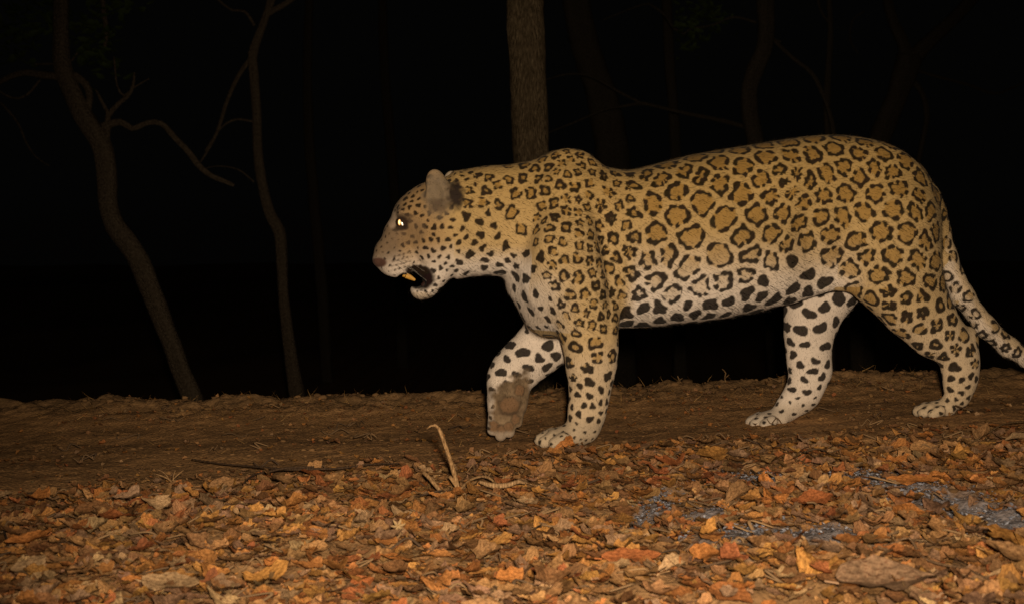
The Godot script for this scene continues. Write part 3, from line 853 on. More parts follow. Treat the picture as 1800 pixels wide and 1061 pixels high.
	# sole of the lifted paw, turned back
	if leg == 2 and p0.x < -0.0663:
		var line: float = 0.1054 + 0.55 * (p0.x - -0.1412) + 0.012 * n1.get_noise_2d(p0.x * 45, p0.y * 45)
		var sole := smoothstep(0.012, -0.012, p0.y - line) * smoothstep(-0.0768, -0.0979, p0.x + 0.25 * (p0.y - 0.116)) * smoothstep(-0.15, 0.45, n.z)
		c = c.lerp(Color(0.22, 0.155, 0.095) * fur * (1.0 + 0.28 * n2.get_noise_2d(p0.x * 30, p0.y * 22) + 0.20 * n1.get_noise_2d(p0.x * 110, p0.y * 60)), sole * (1.0 - 0.9 * smoothstep(-0.1634, -0.1764, p0.x + 0.006 * n1.get_noise_2d(p0.y * 50, 3.0))))
		var gap := smoothstep(0.0348, 0.0217, p0.y) * (0.5 + 0.5 * cos((p0.x - -0.1725) / 0.0172 * TAU))
		c = c.lerp(Color(0.10, 0.065, 0.04), sole * 0.45 * smoothstep(0.35, 0.0, gap) * smoothstep(0.0125, 0.0348, p0.y) * smoothstep(0.0518, 0.0322, p0.y))
		for k in PADS.size():
			var pad = PADS[k]
			var q := (Vector2(p0.x - float(pad[0]), p0.y - float(pad[1])) + Vector2(n1.get_noise_2d(p0.x * 55, p0.y * 55), n1.get_noise_2d(p0.x * 55 + 9, p0.y * 55)) * 0.004) / float(pad[2])
			var d := Vector2(q.x, q.y * float(pad[3])).length()
			if n.z > 0.0:
				# dark fur round each pad, the pad itself leathery brown
				c = c.lerp(Color(0.065, 0.043, 0.027), smoothstep(1.5, 1.1, d) * sole * 0.7)
				c = c.lerp(Color(0.175, 0.105, 0.058) * (1.0 + 0.2 * n1.get_noise_2d(p0.x * 160, p0.y * 160)), smoothstep(1.1, 0.85, d) * sole)
		c = c.lerp(Color(0.38, 0.31, 0.24), smoothstep(-0.0033, -0.0151, p0.y) * 0.7)
		var wrist := smoothstep(0.026, 0.004, absf(p0.y - line + 0.012)) * smoothstep(-0.0729, -0.0992, p0.x) * smoothstep(-0.1, 0.5, n.z)
		c = c.lerp(Color(0.07, 0.05, 0.032), wrist * (0.55 + 0.4 * n1.get_noise_2d(p0.x * 45, p0.y * 45)))
	c.a = 1.0
	return c

const PADS := [[-0.1334, 0.0524, 0.0225, 1.2], [-0.1685, 0.0036, 0.0095, 0.82], [-0.1519, -0.0069, 0.0095, 0.82], [-0.1346, 0.0006, 0.0095, 0.82], [-0.1178, 0.0181, 0.0095, 0.82], [-0.1085, 0.0859, 0.011, 0.9]]

func near_(p: Vector3, u: float, v: float, ru: float, rv: float) -> float:
	return smoothstep(1.2, 0.75, Vector2((p.x - u) / ru, (p.y - v) / rv).length())

func face(p: Vector3, n: Vector3, c: Color) -> Color:
	# mouth lining and black lips
	var lip := Vector2(n1.get_noise_2d(p.x * 90, p.y * 90), n1.get_noise_2d(p.x * 90 + 50, p.y * 90)) * 0.003
	var pl := p + Vector3(lip.x, lip.y, 0)
	c = c.lerp(Color(0.017, 0.011, 0.010), near_(pl, -0.3452, 0.3492, 0.033, 0.027))
	c = c.lerp(Color(0.020, 0.013, 0.011), near_(pl, -0.373, 0.357, 0.016, 0.006))
	c = c.lerp(Color(0.020, 0.013, 0.011), near_(pl, -0.3525, 0.3674, 0.027, 0.013))
	# chin
	c = c.lerp(Color(0.56, 0.46, 0.36), near_(p, -0.3435, 0.308, 0.028, 0.011))
	# nose
	c = c.lerp(Color(0.085, 0.045, 0.035), near_(p, -0.4361, 0.3841, 0.017, 0.011))
	c = c.lerp(Color(0.17, 0.115, 0.07), near_(p, -0.3757, 0.4556, 0.040, 0.034) * 0.45)
	c = c.lerp(Color(0.05, 0.035, 0.025), near_(p, -0.3793, 0.4868, 0.018, 0.007) * 0.6)
	# eye rim and tear line
	c = c.lerp(Color(0.03, 0.02, 0.016), near_(p, -0.3868, 0.4706, 0.015, 0.0165) * 0.95)
	c = c.lerp(Color(0.035, 0.025, 0.018), near_(p, -0.3994, 0.4582, 0.009, 0.006) * 0.8)
	# pale patch in front of and under the eye
	c = c.lerp(Color(0.40, 0.31, 0.23), near_(p, -0.4059, 0.4805, 0.010, 0.022) * 0.6)
	# whisker lines
	for k in 4:
		var y0 := 0.4016 - k * 0.0098
		var line := absf(p.y - (y0 + (p.x - -0.3901) * 0.28))
		var dash := 0.6 + 0.4 * sin(p.x * 620.0 + k * 1.7)
		if p.x > -0.4143 and p.x < -0.3621:
			c = c.lerp(Color(0.05, 0.035, 0.025), smoothstep(0.0030, 0.0014, line) * dash * 0.8 * smoothstep(-0.4143, -0.4028, p.x) * smoothstep(-0.3621, -0.3749, p.x))
	# ears: grey brown in front, black behind
	if p.y > 0.461 and p.x > -0.3455 and absf(p.z) > 0.05 and p.z > 0.0:
		var j := Vector3(n1.get_noise_2d(p.x * 60, p.y * 60), n1.get_noise_2d(p.x * 60 + 30, p.y * 60), 0.0) * 0.008
		var soft := func(u: float, v: float, ru: float, rv: float) -> float: return smoothstep(1.35, 0.45, Vector2((p.x + j.x - u) / ru, (p.y + j.y - v) / rv).length())
		c = c.lerp(Color(0.175, 0.135, 0.092), soft.call(-0.3086, 0.539, 0.038, 0.056) * 0.95)
		c = c.lerp(Color(0.03, 0.022, 0.017), soft.call(-0.2709, 0.5342, 0.021, 0.036))
		c = c.lerp(Color(0.075, 0.052, 0.035), soft.call(-0.3087, 0.5092, 0.024, 0.018) * 0.7)
		c = c.lerp(Color(0.30, 0.215, 0.13), smoothstep(0.5729, 0.5881, p.y) * 0.8)
	elif p.y > 0.5654 and p.z < -0.03:
		c = Color(0.42, 0.34, 0.24)
	return c

func fur(cols: PackedColorArray) -> ArrayMesh:
	# short hairs lying back along the body, each in the colour of the skin it grows from
	rng.seed = 99
	var fv := PackedVector3Array()
	var fn := PackedVector3Array()
	var fc := PackedColorArray()
	for i in bv.size():
		if rng.randf() > 0.62:
			continue
		var p := bv[i]
		var n := bn[i]
		var l := 0.0068
		var leg := leg_of(p)
		var flow := Vector3(0.85, -0.5, 0.0)
		if leg > 0:
			flow = Vector3(0.15, -1.0, 0.0)
			l = 0.0045
			if p.y < 0.06: l = 0.003
		elif p.x < -0.262:
			l = 0.0036
			flow = Vector3(0.8, -0.35, 0)
			if p.x < -0.4028: l = 0.002
			if p.y < 0.3272: l = 0.008
			if Vector2(p.x - -0.3825, p.y - 0.4726).length() < 0.02: continue
		elif is_tail(p):
			flow = Vector3(0.6, -0.8, 0)
		if n.y < -0.6 and leg == 0: l *= 1.3
		flow = flow - n * flow.dot(n)
		if flow.length() < 0.05:
			continue
		flow = (flow.normalized() + Vector3(rng.randfn(), rng.randfn(), rng.randfn()) * 0.12 + n * 0.16).normalized()
		l *= rng.randf_range(0.6, 1.3)
		if rng.randf() < 0.14:
			l *= 1.6
			flow = (flow + n * 0.35).normalized()
		var across := flow.cross(n).normalized() * 0.00042
		var root := p - n * 0.0008
		fv.append(root - across); fv.append(root + across); fv.append(root + flow * l)
		var nn := (n + across.normalized() * rng.randf_range(-0.35, 0.35)).normalized()
		fn.append(nn); fn.append(nn); fn.append(nn)
		var c := cols[i] * rng.randf_range(0.80, 1.20)
		c.a = 1.0
		fc.append(c); fc.append(c); fc.append(c)
	var arr := []
	arr.resize(Mesh.ARRAY_MAX)
	arr[Mesh.ARRAY_VERTEX] = fv
	arr[Mesh.ARRAY_NORMAL] = fn
	arr[Mesh.ARRAY_COLOR] = fc
	var mesh := ArrayMesh.new()
	mesh.add_surface_from_arrays(Mesh.PRIMITIVE_TRIANGLES, arr)
	return mesh

func build_leopard() -> void:
	leopard_field()
	nets()
	settle()
	sow()
	refine()
	settle()
	var cols := PackedColorArray()
	cols.resize(bv.size())
	for i in bv.size():
		cols[i] = coat(bv[i], bn[i])
	# wind the faces clockwise as seen from outside
	var a := bv[bt[0]]
	var turn := (bv[bt[2]] - a).cross(bv[bt[1]] - a).dot(bn[bt[0]]) < 0.0
	if turn:
		for t in range(0, bt.size(), 3):
			var s := bt[t + 1]; bt[t + 1] = bt[t + 2]; bt[t + 2] = s
	var arr := []
	arr.resize(Mesh.ARRAY_MAX)
	arr[Mesh.ARRAY_VERTEX] = bv
	arr[Mesh.ARRAY_NORMAL] = bn
	arr[Mesh.ARRAY_COLOR] = cols
	arr[Mesh.ARRAY_INDEX] = bt
	var mesh := ArrayMesh.new()
	mesh.add_surface_from_arrays(Mesh.PRIMITIVE_TRIANGLES, arr)
	var m := vmat(0.72)
	m.metallic_specular = 0.12
	m.rim_enabled = true
	m.rim = 0.06
	m.rim_tint = 0.7
	m.heightmap_enabled = true
	m.heightmap_texture = noise_tex(0.11, 512, 21, 3)
	m.heightmap_scale = 0.10
	m.uv1_triplanar = true
	m.uv1_scale = Vector3(5, 9, 5)
	var leo := thing("leopard", "spotted leopard walking left along the dirt track, mouth open and one forepaw lifted", "leopard", Vector3(0.13, 0, 0))
	leo.rotation.y = deg_to_rad(10.0)
	part("body", mesh, m, leo)
	part("fur", fur(cols), m, leo).set_meta("kind", "stuff")
	# eyes
	for s in [1.0, -1.0]:
		var at := on_skin(-0.3868, 0.4731, s)
		var ball := SphereMesh.new()
		ball.radius = 0.0125
		ball.height = 0.025
		ball.radial_segments = 32
		ball.rings = 16
		var dark := _mat(Color(0.03, 0.018, 0.008), 0.12)
		dark.metallic_specular = 0.5
		var e := part("eye", ball, dark, leo, at - Vector3(0, 0, 0.0075 * s))
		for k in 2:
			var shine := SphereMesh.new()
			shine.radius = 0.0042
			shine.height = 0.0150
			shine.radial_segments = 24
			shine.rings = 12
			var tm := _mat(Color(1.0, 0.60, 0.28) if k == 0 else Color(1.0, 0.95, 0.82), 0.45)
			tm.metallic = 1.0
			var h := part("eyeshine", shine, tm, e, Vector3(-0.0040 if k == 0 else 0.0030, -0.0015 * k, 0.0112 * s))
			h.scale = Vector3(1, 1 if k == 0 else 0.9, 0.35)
	# teeth, tongue
	var ivory := _mat(Color(0.50, 0.28, 0.06), 0.4)
	for s in [1.0, -1.0]:
		part("canine_tooth", tube([[-0.3765, 0.3556, 0, 0.0065], [-0.3676, 0.3517, 0, 0.0059], [-0.3561, 0.3452, 0, 0.0026]], 8, Vector3.ZERO, 0.0, 0.004), ivory, leo, Vector3(0, 0, 0.033 * s))
	part("tongue", tube([[-0.3035, 0.3537, 0, 0.0117], [-0.3241, 0.3373, 0, 0.0104], [-0.337, 0.3284, 0, 0.0065]], 10, Vector3.ZERO, 0.0, 0.004), _mat(Color(0.03, 0.014, 0.012), 0.6), leo)
	# whiskers
	var wm := _mat(Color(0.6, 0.53, 0.45), 0.5)
	for s in [1.0, -1.0]:
		for k in 6:
			var root := on_skin(-0.4028 + (k / 4) * 0.013, 0.3902 - (k % 2) * 0.010, s)
			var dir := Vector3(0.30 + 0.1 * (k / 4), -0.05 - 0.10 * (k % 2), 1.0 * s).normalized()
			var l := 0.075 + 0.012 * (k % 3)
			var mid := root + dir * l * 0.5
			var tip := root + dir * l + Vector3(0.012, -0.018, 0)
			part("whisker", tube([[root.x, root.y, root.z, 0.00026], [mid.x, mid.y, mid.z, 0.0002], [tip.x, tip.y, tip.z, 0.00008]], 4, Vector3.ZERO, 0.0, 0.02), wm, leo)
	field = PackedFloat32Array()

# ------------------------------------------------------------------ trees
var bark: Array[StandardMaterial3D] = []

func make_bark() -> void:
	var tones := [[Color(0.20, 0.145, 0.085), Color(0.36, 0.27, 0.16)], [Color(0.20, 0.15, 0.10), Color(0.28, 0.22, 0.155)], [Color(0.13, 0.105, 0.075), Color(0.20, 0.165, 0.12)]]
	for i in 3:
		var m := StandardMaterial3D.new()
		m.roughness = 0.95
		m.metallic_specular = 0.15
		m.albedo_texture = noise_tex(0.03, 512, 40 + i, 5, grad([0.25, 0.5, 0.75], [Color(tones[i][0] * 0.7).linear_to_srgb(), Color(tones[i][0]).linear_to_srgb(), Color(tones[i][1]).linear_to_srgb()]))
		m.heightmap_enabled = true
		m.heightmap_texture = noise_tex(0.035, 512, 50 + i, 4)
		m.heightmap_scale = 3.0
		m.uv1_triplanar = true
		m.uv1_world_triplanar = true
		m.uv1_scale = Vector3(5.5, 0.9, 5.5) if i == 0 else Vector3(3.6, 2.6, 3.6)
		bark.append(m)

# trunk: a path from the top of the view down; it is led on to the ground below and up beyond the view
func tree(called: String, label: String, path: Array, tone: int, limbs: Array, rseed: int, up := 2.5) -> Node3D:
	var pts := path.duplicate()
	var a = pts[-2]; var b = pts[-1]
	var d := Vector3(b[0] - a[0], b[1] - a[1], b[2] - a[2])
	d = d / maxf(-d.y, 0.01)
	var y: float = b[1]
	var k := 0.0
	while y - k > height(b[0] + d.x * k * 0.7, b[2]) - 0.1 and k < 6.0:
		k += 0.1
	if k > 0.35:
		pts.append([b[0] + d.x * k * 0.45, b[1] - k * 0.6, b[2], b[3] * 1.06])
		pts.append([b[0] + d.x * k * 0.6, b[1] - k * 0.93, b[2], b[3] * 1.2])
	pts.append([b[0] + d.x * k * 0.63, b[1] - k, b[2], b[3] * 1.5])
	if up > 0.0:
		var t = pts[0]; var n = pts[1]
		var e := Vector3(t[0] - n[0], t[1] - n[1], t[2] - n[2]).normalized()
		pts.push_front([t[0] + e.x * up * 0.4 + 0.05, t[1] + e.y * up * 0.5, t[2] - 0.05, t[3] * 0.85])
		pts.push_front([t[0] + e.x * up * 0.4 - 0.1, t[1] + e.y * up, t[2] - 0.12, t[3] * 0.5])
	var root := Vector3(pts[-1][0], pts[-1][1], pts[-1][2])
	var o := thing(called, label, "tree", root)
	part("trunk", tube(pts, 20, root, 0.14, 0.08, rseed), bark[tone], o)
	for l in limbs:
		part("branch", tube(l, 9, root, 0.12, 0.06, rseed + 3), bark[tone], o)
	# what grows above the view: a few limbs and a thin crown
	if up > 0.0:
		var top := Vector3(pts[0][0], pts[0][1], pts[0][2])
		for i in 5:
			var an := TAU * i / 5.0 + rseed
			var tip := top + Vector3(cos(an) * 0.9, 0.5 + 0.25 * (i % 3), sin(an) * 0.9)
			part("branch", tube([[top.x, top.y - 0.1 - 0.12 * i, top.z, pts[0][3] * 0.8], [(top.x + tip.x) / 2, (top.y + tip.y) / 2 - 0.05, (top.z + tip.z) / 2, 0.02], [tip.x, tip.y, tip.z, 0.006]], 6, root, 0.1, 0.15), bark[tone], o)
	return o

var leaf_green: StandardMaterial3D

func spray(o: Node3D, tips: Array, rseed: int) -> void:
	# green leaves hung about the points of tips [x, y, z, reach, count]
	var r := RandomNumberGenerator.new()
	r.seed = rseed
	var all: Array[Transform3D] = []
	for t in tips:
		for i in int(t[4]):
			var p := Vector3(t[0], t[1], t[2]) + Vector3(r.randfn(), r.randfn(), r.randfn()) * float(t[3]) * 0.55
			var b := Basis.from_euler(Vector3(r.randf_range(-0.9, 0.9), r.randf_range(0, TAU), r.randf_range(-0.9, 0.9))).scaled(Vector3.ONE * r.randf_range(0.07, 0.13))
			all.append(Transform3D(b, p - o.position))
	var mm := MultiMesh.new()
	mm.transform_format = MultiMesh.TRANSFORM_3D
	mm.use_colors = true
	mm.mesh = leaf_mesh(77, 0.42, 0.12, 0.25, 0.02, 0)
	mm.instance_count = all.size()
	for i in all.size():
		mm.set_instance_transform(i, all[i])
		mm.set_instance_color(i, Color(0.06, 0.088, 0.022).lerp(Color(0.10, 0.14, 0.04), r.randf()))
	var n := MultiMeshInstance3D.new()
	n.name = "crown"
	n.multimesh = mm
	n.material_override = leaf_green
	n.set_meta("kind", "stuff")
	o.add_child(n, true)

func build_trees() -> void:
	make_bark()
	var o := tree("tree", "brown straight tree trunk rising behind the leopard's neck", [[0.0751, 1.8594, -5.0622, 0.1092], [0.0921, 1.4169, -5.0318, 0.1092], [0.1058, 1.0766, -5.0085, 0.1092], [0.116, 0.7702, -4.9874, 0.1092], [0.1296, 0.1236, -4.943, 0.1126], [0.1433, -0.5571, -4.8962, 0.116]], 0, [], 3)
	o = tree("tree", "leaning crooked tree trunk on the left, a long drooping branch on its right side", [[-3.4787, 2.2064, -7.3915, 0.0593], [-3.4831, 1.8558, -7.3674, 0.0615], [-3.4743, 1.6148, -7.3509, 0.0659], [-3.3821, 1.3738, -7.3343, 0.0747], [-3.2986, 1.1941, -7.322, 0.0791], [-3.1844, 1.0232, -7.3102, 0.0791], [-3.1361, 0.8041, -7.2952, 0.0769], [-3.1186, 0.55, -7.2777, 0.0747], [-3.0702, 0.3834, -7.2663, 0.0791], [-2.9604, 0.2345, -7.256, 0.0791], [-2.8726, 0.0898, -7.2461, 0.0769], [-2.8067, -0.0767, -7.2347, 0.0747], [-2.7364, -0.2476, -7.2229, 0.0747], [-2.6749, -0.4141, -7.2115, 0.0725], [-2.609, -0.5718, -7.2006, 0.0725], [-2.5563, -0.734, -7.1895, 0.0747], [-2.4861, -0.9136, -7.1772, 0.0791], [-2.4641, -1.0188, -7.1699, 0.0878]], 1, [
		[[-3.4787, 1.5271, -7.3448, 0.0307], [-3.6237, 1.5403, -7.3457, 0.0307], [-3.7554, 1.5578, -7.3469, 0.0264], [-3.8872, 1.5228, -7.3445, 0.022], [-4.0849, 1.4176, -7.3373, 0.0176]],
		[[-3.1625, 1.1459, -7.3187, 0.0351], [-3.0219, 1.181, -7.3211, 0.0264], [-2.9341, 1.1284, -7.3174, 0.022], [-2.8199, 1.1722, -7.3205, 0.0198], [-2.7101, 1.1678, -7.3202, 0.022], [-2.6003, 1.0539, -7.3123, 0.022], [-2.4948, 0.9443, -7.3048, 0.0242], [-2.4158, 0.8392, -7.2976, 0.0242], [-2.3191, 0.7647, -7.2925, 0.0198], [-2.2049, 0.7165, -7.2891, 0.0176], [-2.1478, 0.6902, -7.2873, 0.011]],
		[[-3.1361, 0.9706, -7.3066, 0.0242], [-3.1229, 1.1459, -7.3187, 0.0242], [-3.1186, 1.2292, -7.3244, 0.022], [-3.0395, 1.3212, -7.3307, 0.0176], [-2.9604, 1.3913, -7.3355, 0.0154], [-2.9297, 1.4614, -7.3403, 0.011], [-2.9165, 1.5578, -7.3469, 0.0088]],
		[[-3.1186, 1.2423, -7.3253, 0.0154], [-3.1713, 1.3387, -7.3319, 0.011], [-3.2152, 1.4264, -7.3379, 0.0088]],
		[[-3.3909, 1.5491, -7.3463, 0.0264], [-3.2942, 1.4702, -7.3409, 0.0286], [-3.2635, 1.3738, -7.3343, 0.0264], [-3.2767, 1.2423, -7.3253, 0.022], [-3.2591, 1.067, -7.3132, 0.0198]],
		[[-3.3252, 2.2892, -7.8984, 0.0207], [-3.3022, 2.0594, -7.8826, 0.0207], [-3.2838, 1.9446, -7.8747, 0.0184], [-3.2976, 1.8297, -7.8668, 0.0161], [-3.3436, 1.7562, -7.8618, 0.0138]],
		[[-3.9045, 1.689, -7.9574, 0.007], [-3.7743, 1.6936, -7.9577, 0.0093], [-3.6256, 1.6936, -7.9577, 0.0093], [-3.5512, 1.7864, -7.9641, 0.0093], [-3.4629, 1.7957, -7.9647, 0.007], [-3.3839, 1.7586, -7.9622, 0.007]],
		[[-3.0746, 1.6805, -7.3554, 0.0066], [-3.0527, 1.4614, -7.3403, 0.0066], [-2.9956, 1.3825, -7.3349, 0.0088], [-2.9297, 1.4395, -7.3388, 0.0066], [-2.8023, 1.514, -7.3439, 0.0044]],
		[[-3.997, 1.4395, -7.3388, 0.0066], [-3.8652, 1.365, -7.3337, 0.0088], [-3.7554, 1.3825, -7.3349, 0.0088], [-3.6456, 1.5052, -7.3433, 0.0088]],
		[[-4.2985, 1.4025, -8.2384, 0.0096], [-4.1552, 1.2357, -8.2269, 0.0096], [-4.0836, 1.0689, -8.2155, 0.0072], [-4.0024, 0.9498, -8.2073, 0.0048], [-3.8878, 0.8688, -8.2017, 0.0036]]], 5)
	spray(o, leafy([Vector3(-4.0759, 2.0824, -7.8842), Vector3(-3.9277, 2.1434, -7.9886), Vector3(-3.7416, 1.9767, -7.7767), Vector3(-4.0154, 1.7946, -7.7642), Vector3(-4.0576, 1.9245, -8.0738), Vector3(-3.362, 1.8297, -7.8668), Vector3(-3.2625, 1.7264, -7.7595), Vector3(-3.4861, 1.7957, -7.9647), Vector3(-3.316, 2.1513, -7.8889), Vector3(-3.184, 2.1759, -7.9908), Vector3(-3.5974, 2.0319, -8.1814), Vector3(-3.8209, 2.2125, -8.294), Vector3(-4.2763, 2.0275, -7.9806)]), 8)
	o = tree("tree", "slender tree with a high fork, right of the leaning trunk, a thin branch falling left", [[-2.2004, 2.2838, -9.1008, 0.0333], [-2.2772, 2.0796, -9.0868, 0.0358], [-2.3335, 1.9009, -9.0745, 0.0435], [-2.3232, 1.7222, -9.0622, 0.0409], [-2.2977, 1.3648, -9.0377, 0.0435], [-2.2874, 1.0075, -9.0131, 0.0435], [-2.2414, 0.7011, -8.9921, 0.0435], [-2.18, 0.4714, -8.9763, 0.0512], [-2.0981, 0.3183, -8.9658, 0.0588], [-2.0776, 0.1651, -8.9553, 0.0512], [-2.0571, -0.2688, -8.9255, 0.0486], [-2.0162, -0.6262, -8.9009, 0.0512], [-1.9701, -0.9325, -8.8799, 0.0614], [-1.9343, -1.1878, -8.8623, 0.0691]], 1, [
		[[-2.2107, 2.2582, -9.0991, 0.0307], [-2.1288, 2.3042, -9.1022, 0.0281], [-2.0367, 2.3552, -9.1057, 0.0256], [-1.8934, 2.4625, -9.1131, 0.023]],
		[[-2.2414, 2.1408, -9.091, 0.0256], [-2.2004, 2.2838, -9.1008, 0.023], [-2.18, 2.4625, -9.1131, 0.023]],
		[[-2.3437, 1.8754, -9.0728, 0.023], [-2.4665, 1.6967, -9.0605, 0.0205], [-2.5689, 1.4669, -9.0447, 0.0179], [-2.6405, 1.2372, -9.0289, 0.0154], [-2.7122, 1.084, -9.0184, 0.0128], [-2.8043, 0.9309, -9.0079, 0.0077]],
		[[-2.3181, 2.1561, -9.0921, 0.0128], [-2.4051, 2.2838, -9.1008, 0.0128], [-2.5177, 2.294, -9.1015, 0.0102], [-2.6405, 2.3859, -9.1078, 0.0102], [-2.7019, 2.4573, -9.1128, 0.0077]],
		[[-2.3028, 1.2883, -9.0324, 0.0102], [-2.4819, 1.3138, -9.0342, 0.0102], [-2.62, 1.2372, -9.0289, 0.0077], [-2.7633, 1.033, -9.0149, 0.0051]],
		[[-2.3232, 0.7522, -8.9956, 0.0077], [-2.4665, 0.8645, -9.0033, 0.0051], [-2.661, 0.8951, -9.0054, 0.0051], [-2.8145, 0.8543, -9.0026, 0.0038]]], 7)
	o = tree("tree", "thin faint trunk, second from the leaning tree towards the middle", [[-3.1791, 3.979, -18.2385, 0.0672], [-3.2239, 2.7282, -18.1526, 0.0716], [-3.1881, 1.4774, -18.0666, 0.0806], [-3.0806, 0.2266, -17.9807, 0.0896], [-2.991, -0.8455, -17.9071, 0.0896], [-2.9194, -2.0069, -17.8273, 0.0985], [-2.8836, -2.4536, -17.7966, 0.1075]], 2, [], 11)
	o = tree("tree", "thick dim tree trunk close behind the straight brown one, leaning left", [[0.7974, 3.3886, -14.1885, 0.1885], [0.8844, 2.81, -14.1488, 0.1812], [1.0294, 2.3038, -14.114, 0.1812], [1.1599, 1.8698, -14.0842, 0.1957], [1.2469, 1.4359, -14.0544, 0.2175], [1.2832, 1.0019, -14.0246, 0.2247], [1.3049, -0.0829, -13.95, 0.232], [1.3412, -1.6017, -13.8457, 0.2537]], 2, [
		[[2.7505, 1.4024, -12.0473, 0.0288], [2.3667, 1.5045, -12.0544, 0.0256], [1.9829, 1.581, -12.0596, 0.0224], [1.5991, 1.6704, -12.0658, 0.0192], [1.4584, 1.6959, -12.0675, 0.0224], [1.2793, 1.6704, -12.0658, 0.016], [1.0235, 1.6193, -12.0623, 0.0128], [0.7036, 1.4853, -12.053, 0.0096], [0.3838, 1.3577, -12.0443, 0.0064]],
		[[1.4712, 1.6959, -12.0675, 0.016], [1.2473, 1.8044, -12.075, 0.016], [0.8955, 1.9958, -12.0881, 0.0128], [0.6397, 2.0277, -12.0903, 0.0096], [0.3838, 1.9639, -12.0859, 0.0064]],
		[[2.016, 2.5403, -12.6267, 0.0132], [1.8838, 2.6062, -12.6312, 0.0165], [1.7979, 2.7381, -12.6403, 0.0165], [1.6525, 2.8568, -12.6484, 0.0132], [1.5203, 2.8832, -12.6503, 0.0099], [1.0576, 2.7051, -12.638, 0.0066]]], 13)
	o = tree("tree", "pale crooked trunk behind the leopard's back, bent in an S", [[2.6627, 2.8789, -11.1464, 0.0896], [2.6687, 2.4619, -11.1178, 0.0896], [2.6507, 2.1939, -11.0994, 0.0896], [2.5672, 1.9855, -11.085, 0.0925], [2.4955, 1.777, -11.0707, 0.0866], [2.4955, 1.5387, -11.0544, 0.0866], [2.5433, 1.3005, -11.038, 0.0896], [2.603, 1.0325, -11.0196, 0.0955], [2.6985, 0.1986, -10.9623, 0.0985], [2.7582, -0.6352, -10.905, 0.1015], [2.806, -1.35, -10.8559, 0.1134]], 2, [
		[[2.6866, 2.3428, -11.1096, 0.0209], [2.9373, 2.1046, -11.0932, 0.0209], [3.1284, 1.9557, -11.083, 0.0239], [3.2239, 1.8068, -11.0728, 0.0239], [3.3194, 1.5685, -11.0564, 0.0239], [3.3791, 1.3005, -11.038, 0.0269], [3.4269, 0.7347, -10.9991, 0.0269]],
		[[2.5672, 2.4619, -11.1178, 0.0149], [2.3284, 2.5215, -11.1219, 0.0119], [2.0896, 2.4322, -11.1157, 0.0119], [1.8806, 2.4024, -11.1137, 0.009], [1.791, 2.3309, -11.1088, 0.006]],
		[[2.6866, 2.2535, -11.1035, 0.0119], [2.7582, 2.2833, -11.1055, 0.0119], [2.8299, 2.2594, -11.1039, 0.009]]], 17)
	spray(o, leafy([Vector3(1.8209, 2.5215, -11.1219), Vector3(1.9403, 2.4917, -11.1198), Vector3(2.0891, 2.6108, -11.3285), Vector3(1.8806, 2.2833, -11.1055), Vector3(2.1766, 2.476, -11.219)]), 9)
	o = tree("tree", "slim upright trunk above the leopard's rump, beside the forked tree", [[3.5693, 3.0488, -12.1605, 0.0288], [3.5821, 2.4745, -12.121, 0.032], [3.5565, 2.0277, -12.0903, 0.0352], [3.5437, 1.581, -12.0596, 0.0384], [3.5693, 0.9429, -12.0158, 0.0384], [3.5949, -1.3545, -11.858, 0.0448]], 2, [
		[[3.5693, 2.6021, -12.1298, 0.016], [3.4797, 2.7297, -12.1385, 0.0128], [3.4286, 2.9212, -12.1517, 0.0128]]], 19)
	o = tree("tree", "broad dim tree forking into two limbs above the leopard's rump", [[4.7761, 2.3338, -13.1137, 0.1501], [4.7215, 2.1432, -13.1006, 0.1433], [4.626, 1.8913, -13.0833, 0.1228], [4.5032, 1.585, -13.0623, 0.1228], [4.4009, 1.3128, -13.0435, 0.1262], [4.2985, 0.7001, -13.0015, 0.1296], [4.2303, -0.2529, -12.936, 0.1365], [4.203, -1.5462, -12.8471, 0.1501]], 2, [
		[[4.7761, 2.2521, -13.1081, 0.116], [4.9262, 2.4359, -13.1207, 0.0955], [5.1036, 2.6061, -13.1324, 0.0853], [5.322, 2.8103, -13.1464, 0.0819], [5.5403, 3.0485, -13.1628, 0.0751], [5.936, 3.491, -13.1932, 0.0614]],
		[[4.7625, 2.2521, -13.1081, 0.1023], [4.6942, 2.504, -13.1254, 0.0751], [4.5851, 2.7422, -13.1418, 0.0648], [4.5168, 2.9805, -13.1581, 0.0614], [4.4759, 3.2868, -13.1792, 0.0546]],
		[[4.8307, 2.1841, -13.1034, 0.0205], [5.1173, 2.0956, -13.0973, 0.0171], [5.4584, 2.0071, -13.0912, 0.0171], [5.7859, 1.8982, -13.0838, 0.0171], [6.0384, 1.9798, -13.0894, 0.0136], [6.3454, 2.1296, -13.0997, 0.0102]],
		[[4.7761, 2.0956, -13.0973, 0.0409], [4.9262, 1.8913, -13.0833, 0.0341], [4.9808, 1.6191, -13.0646, 0.0341], [4.9262, 1.3128, -13.0435, 0.0307], [4.858, 0.9724, -13.0202, 0.0273]],
		[[4.2303, 2.8784, -13.1511, 0.0102], [4.0938, 2.7763, -13.1441, 0.0102], [4.0597, 2.538, -13.1277, 0.0102], [4.162, 2.3678, -13.116, 0.0068]]], 23, 0.0)
	o = tree("tree", "thin faint trunk right of the S-bent one, seen between it and the thick trunk", [[2.0878, 3.5586, -15.2025, 0.0691], [2.1186, 2.6396, -15.1394, 0.0691], [2.18, 1.7972, -15.0815, 0.0768], [2.226, 0.8017, -15.0132, 0.0768], [2.2721, -1.7254, -14.8395, 0.0921]], 2, [], 29)
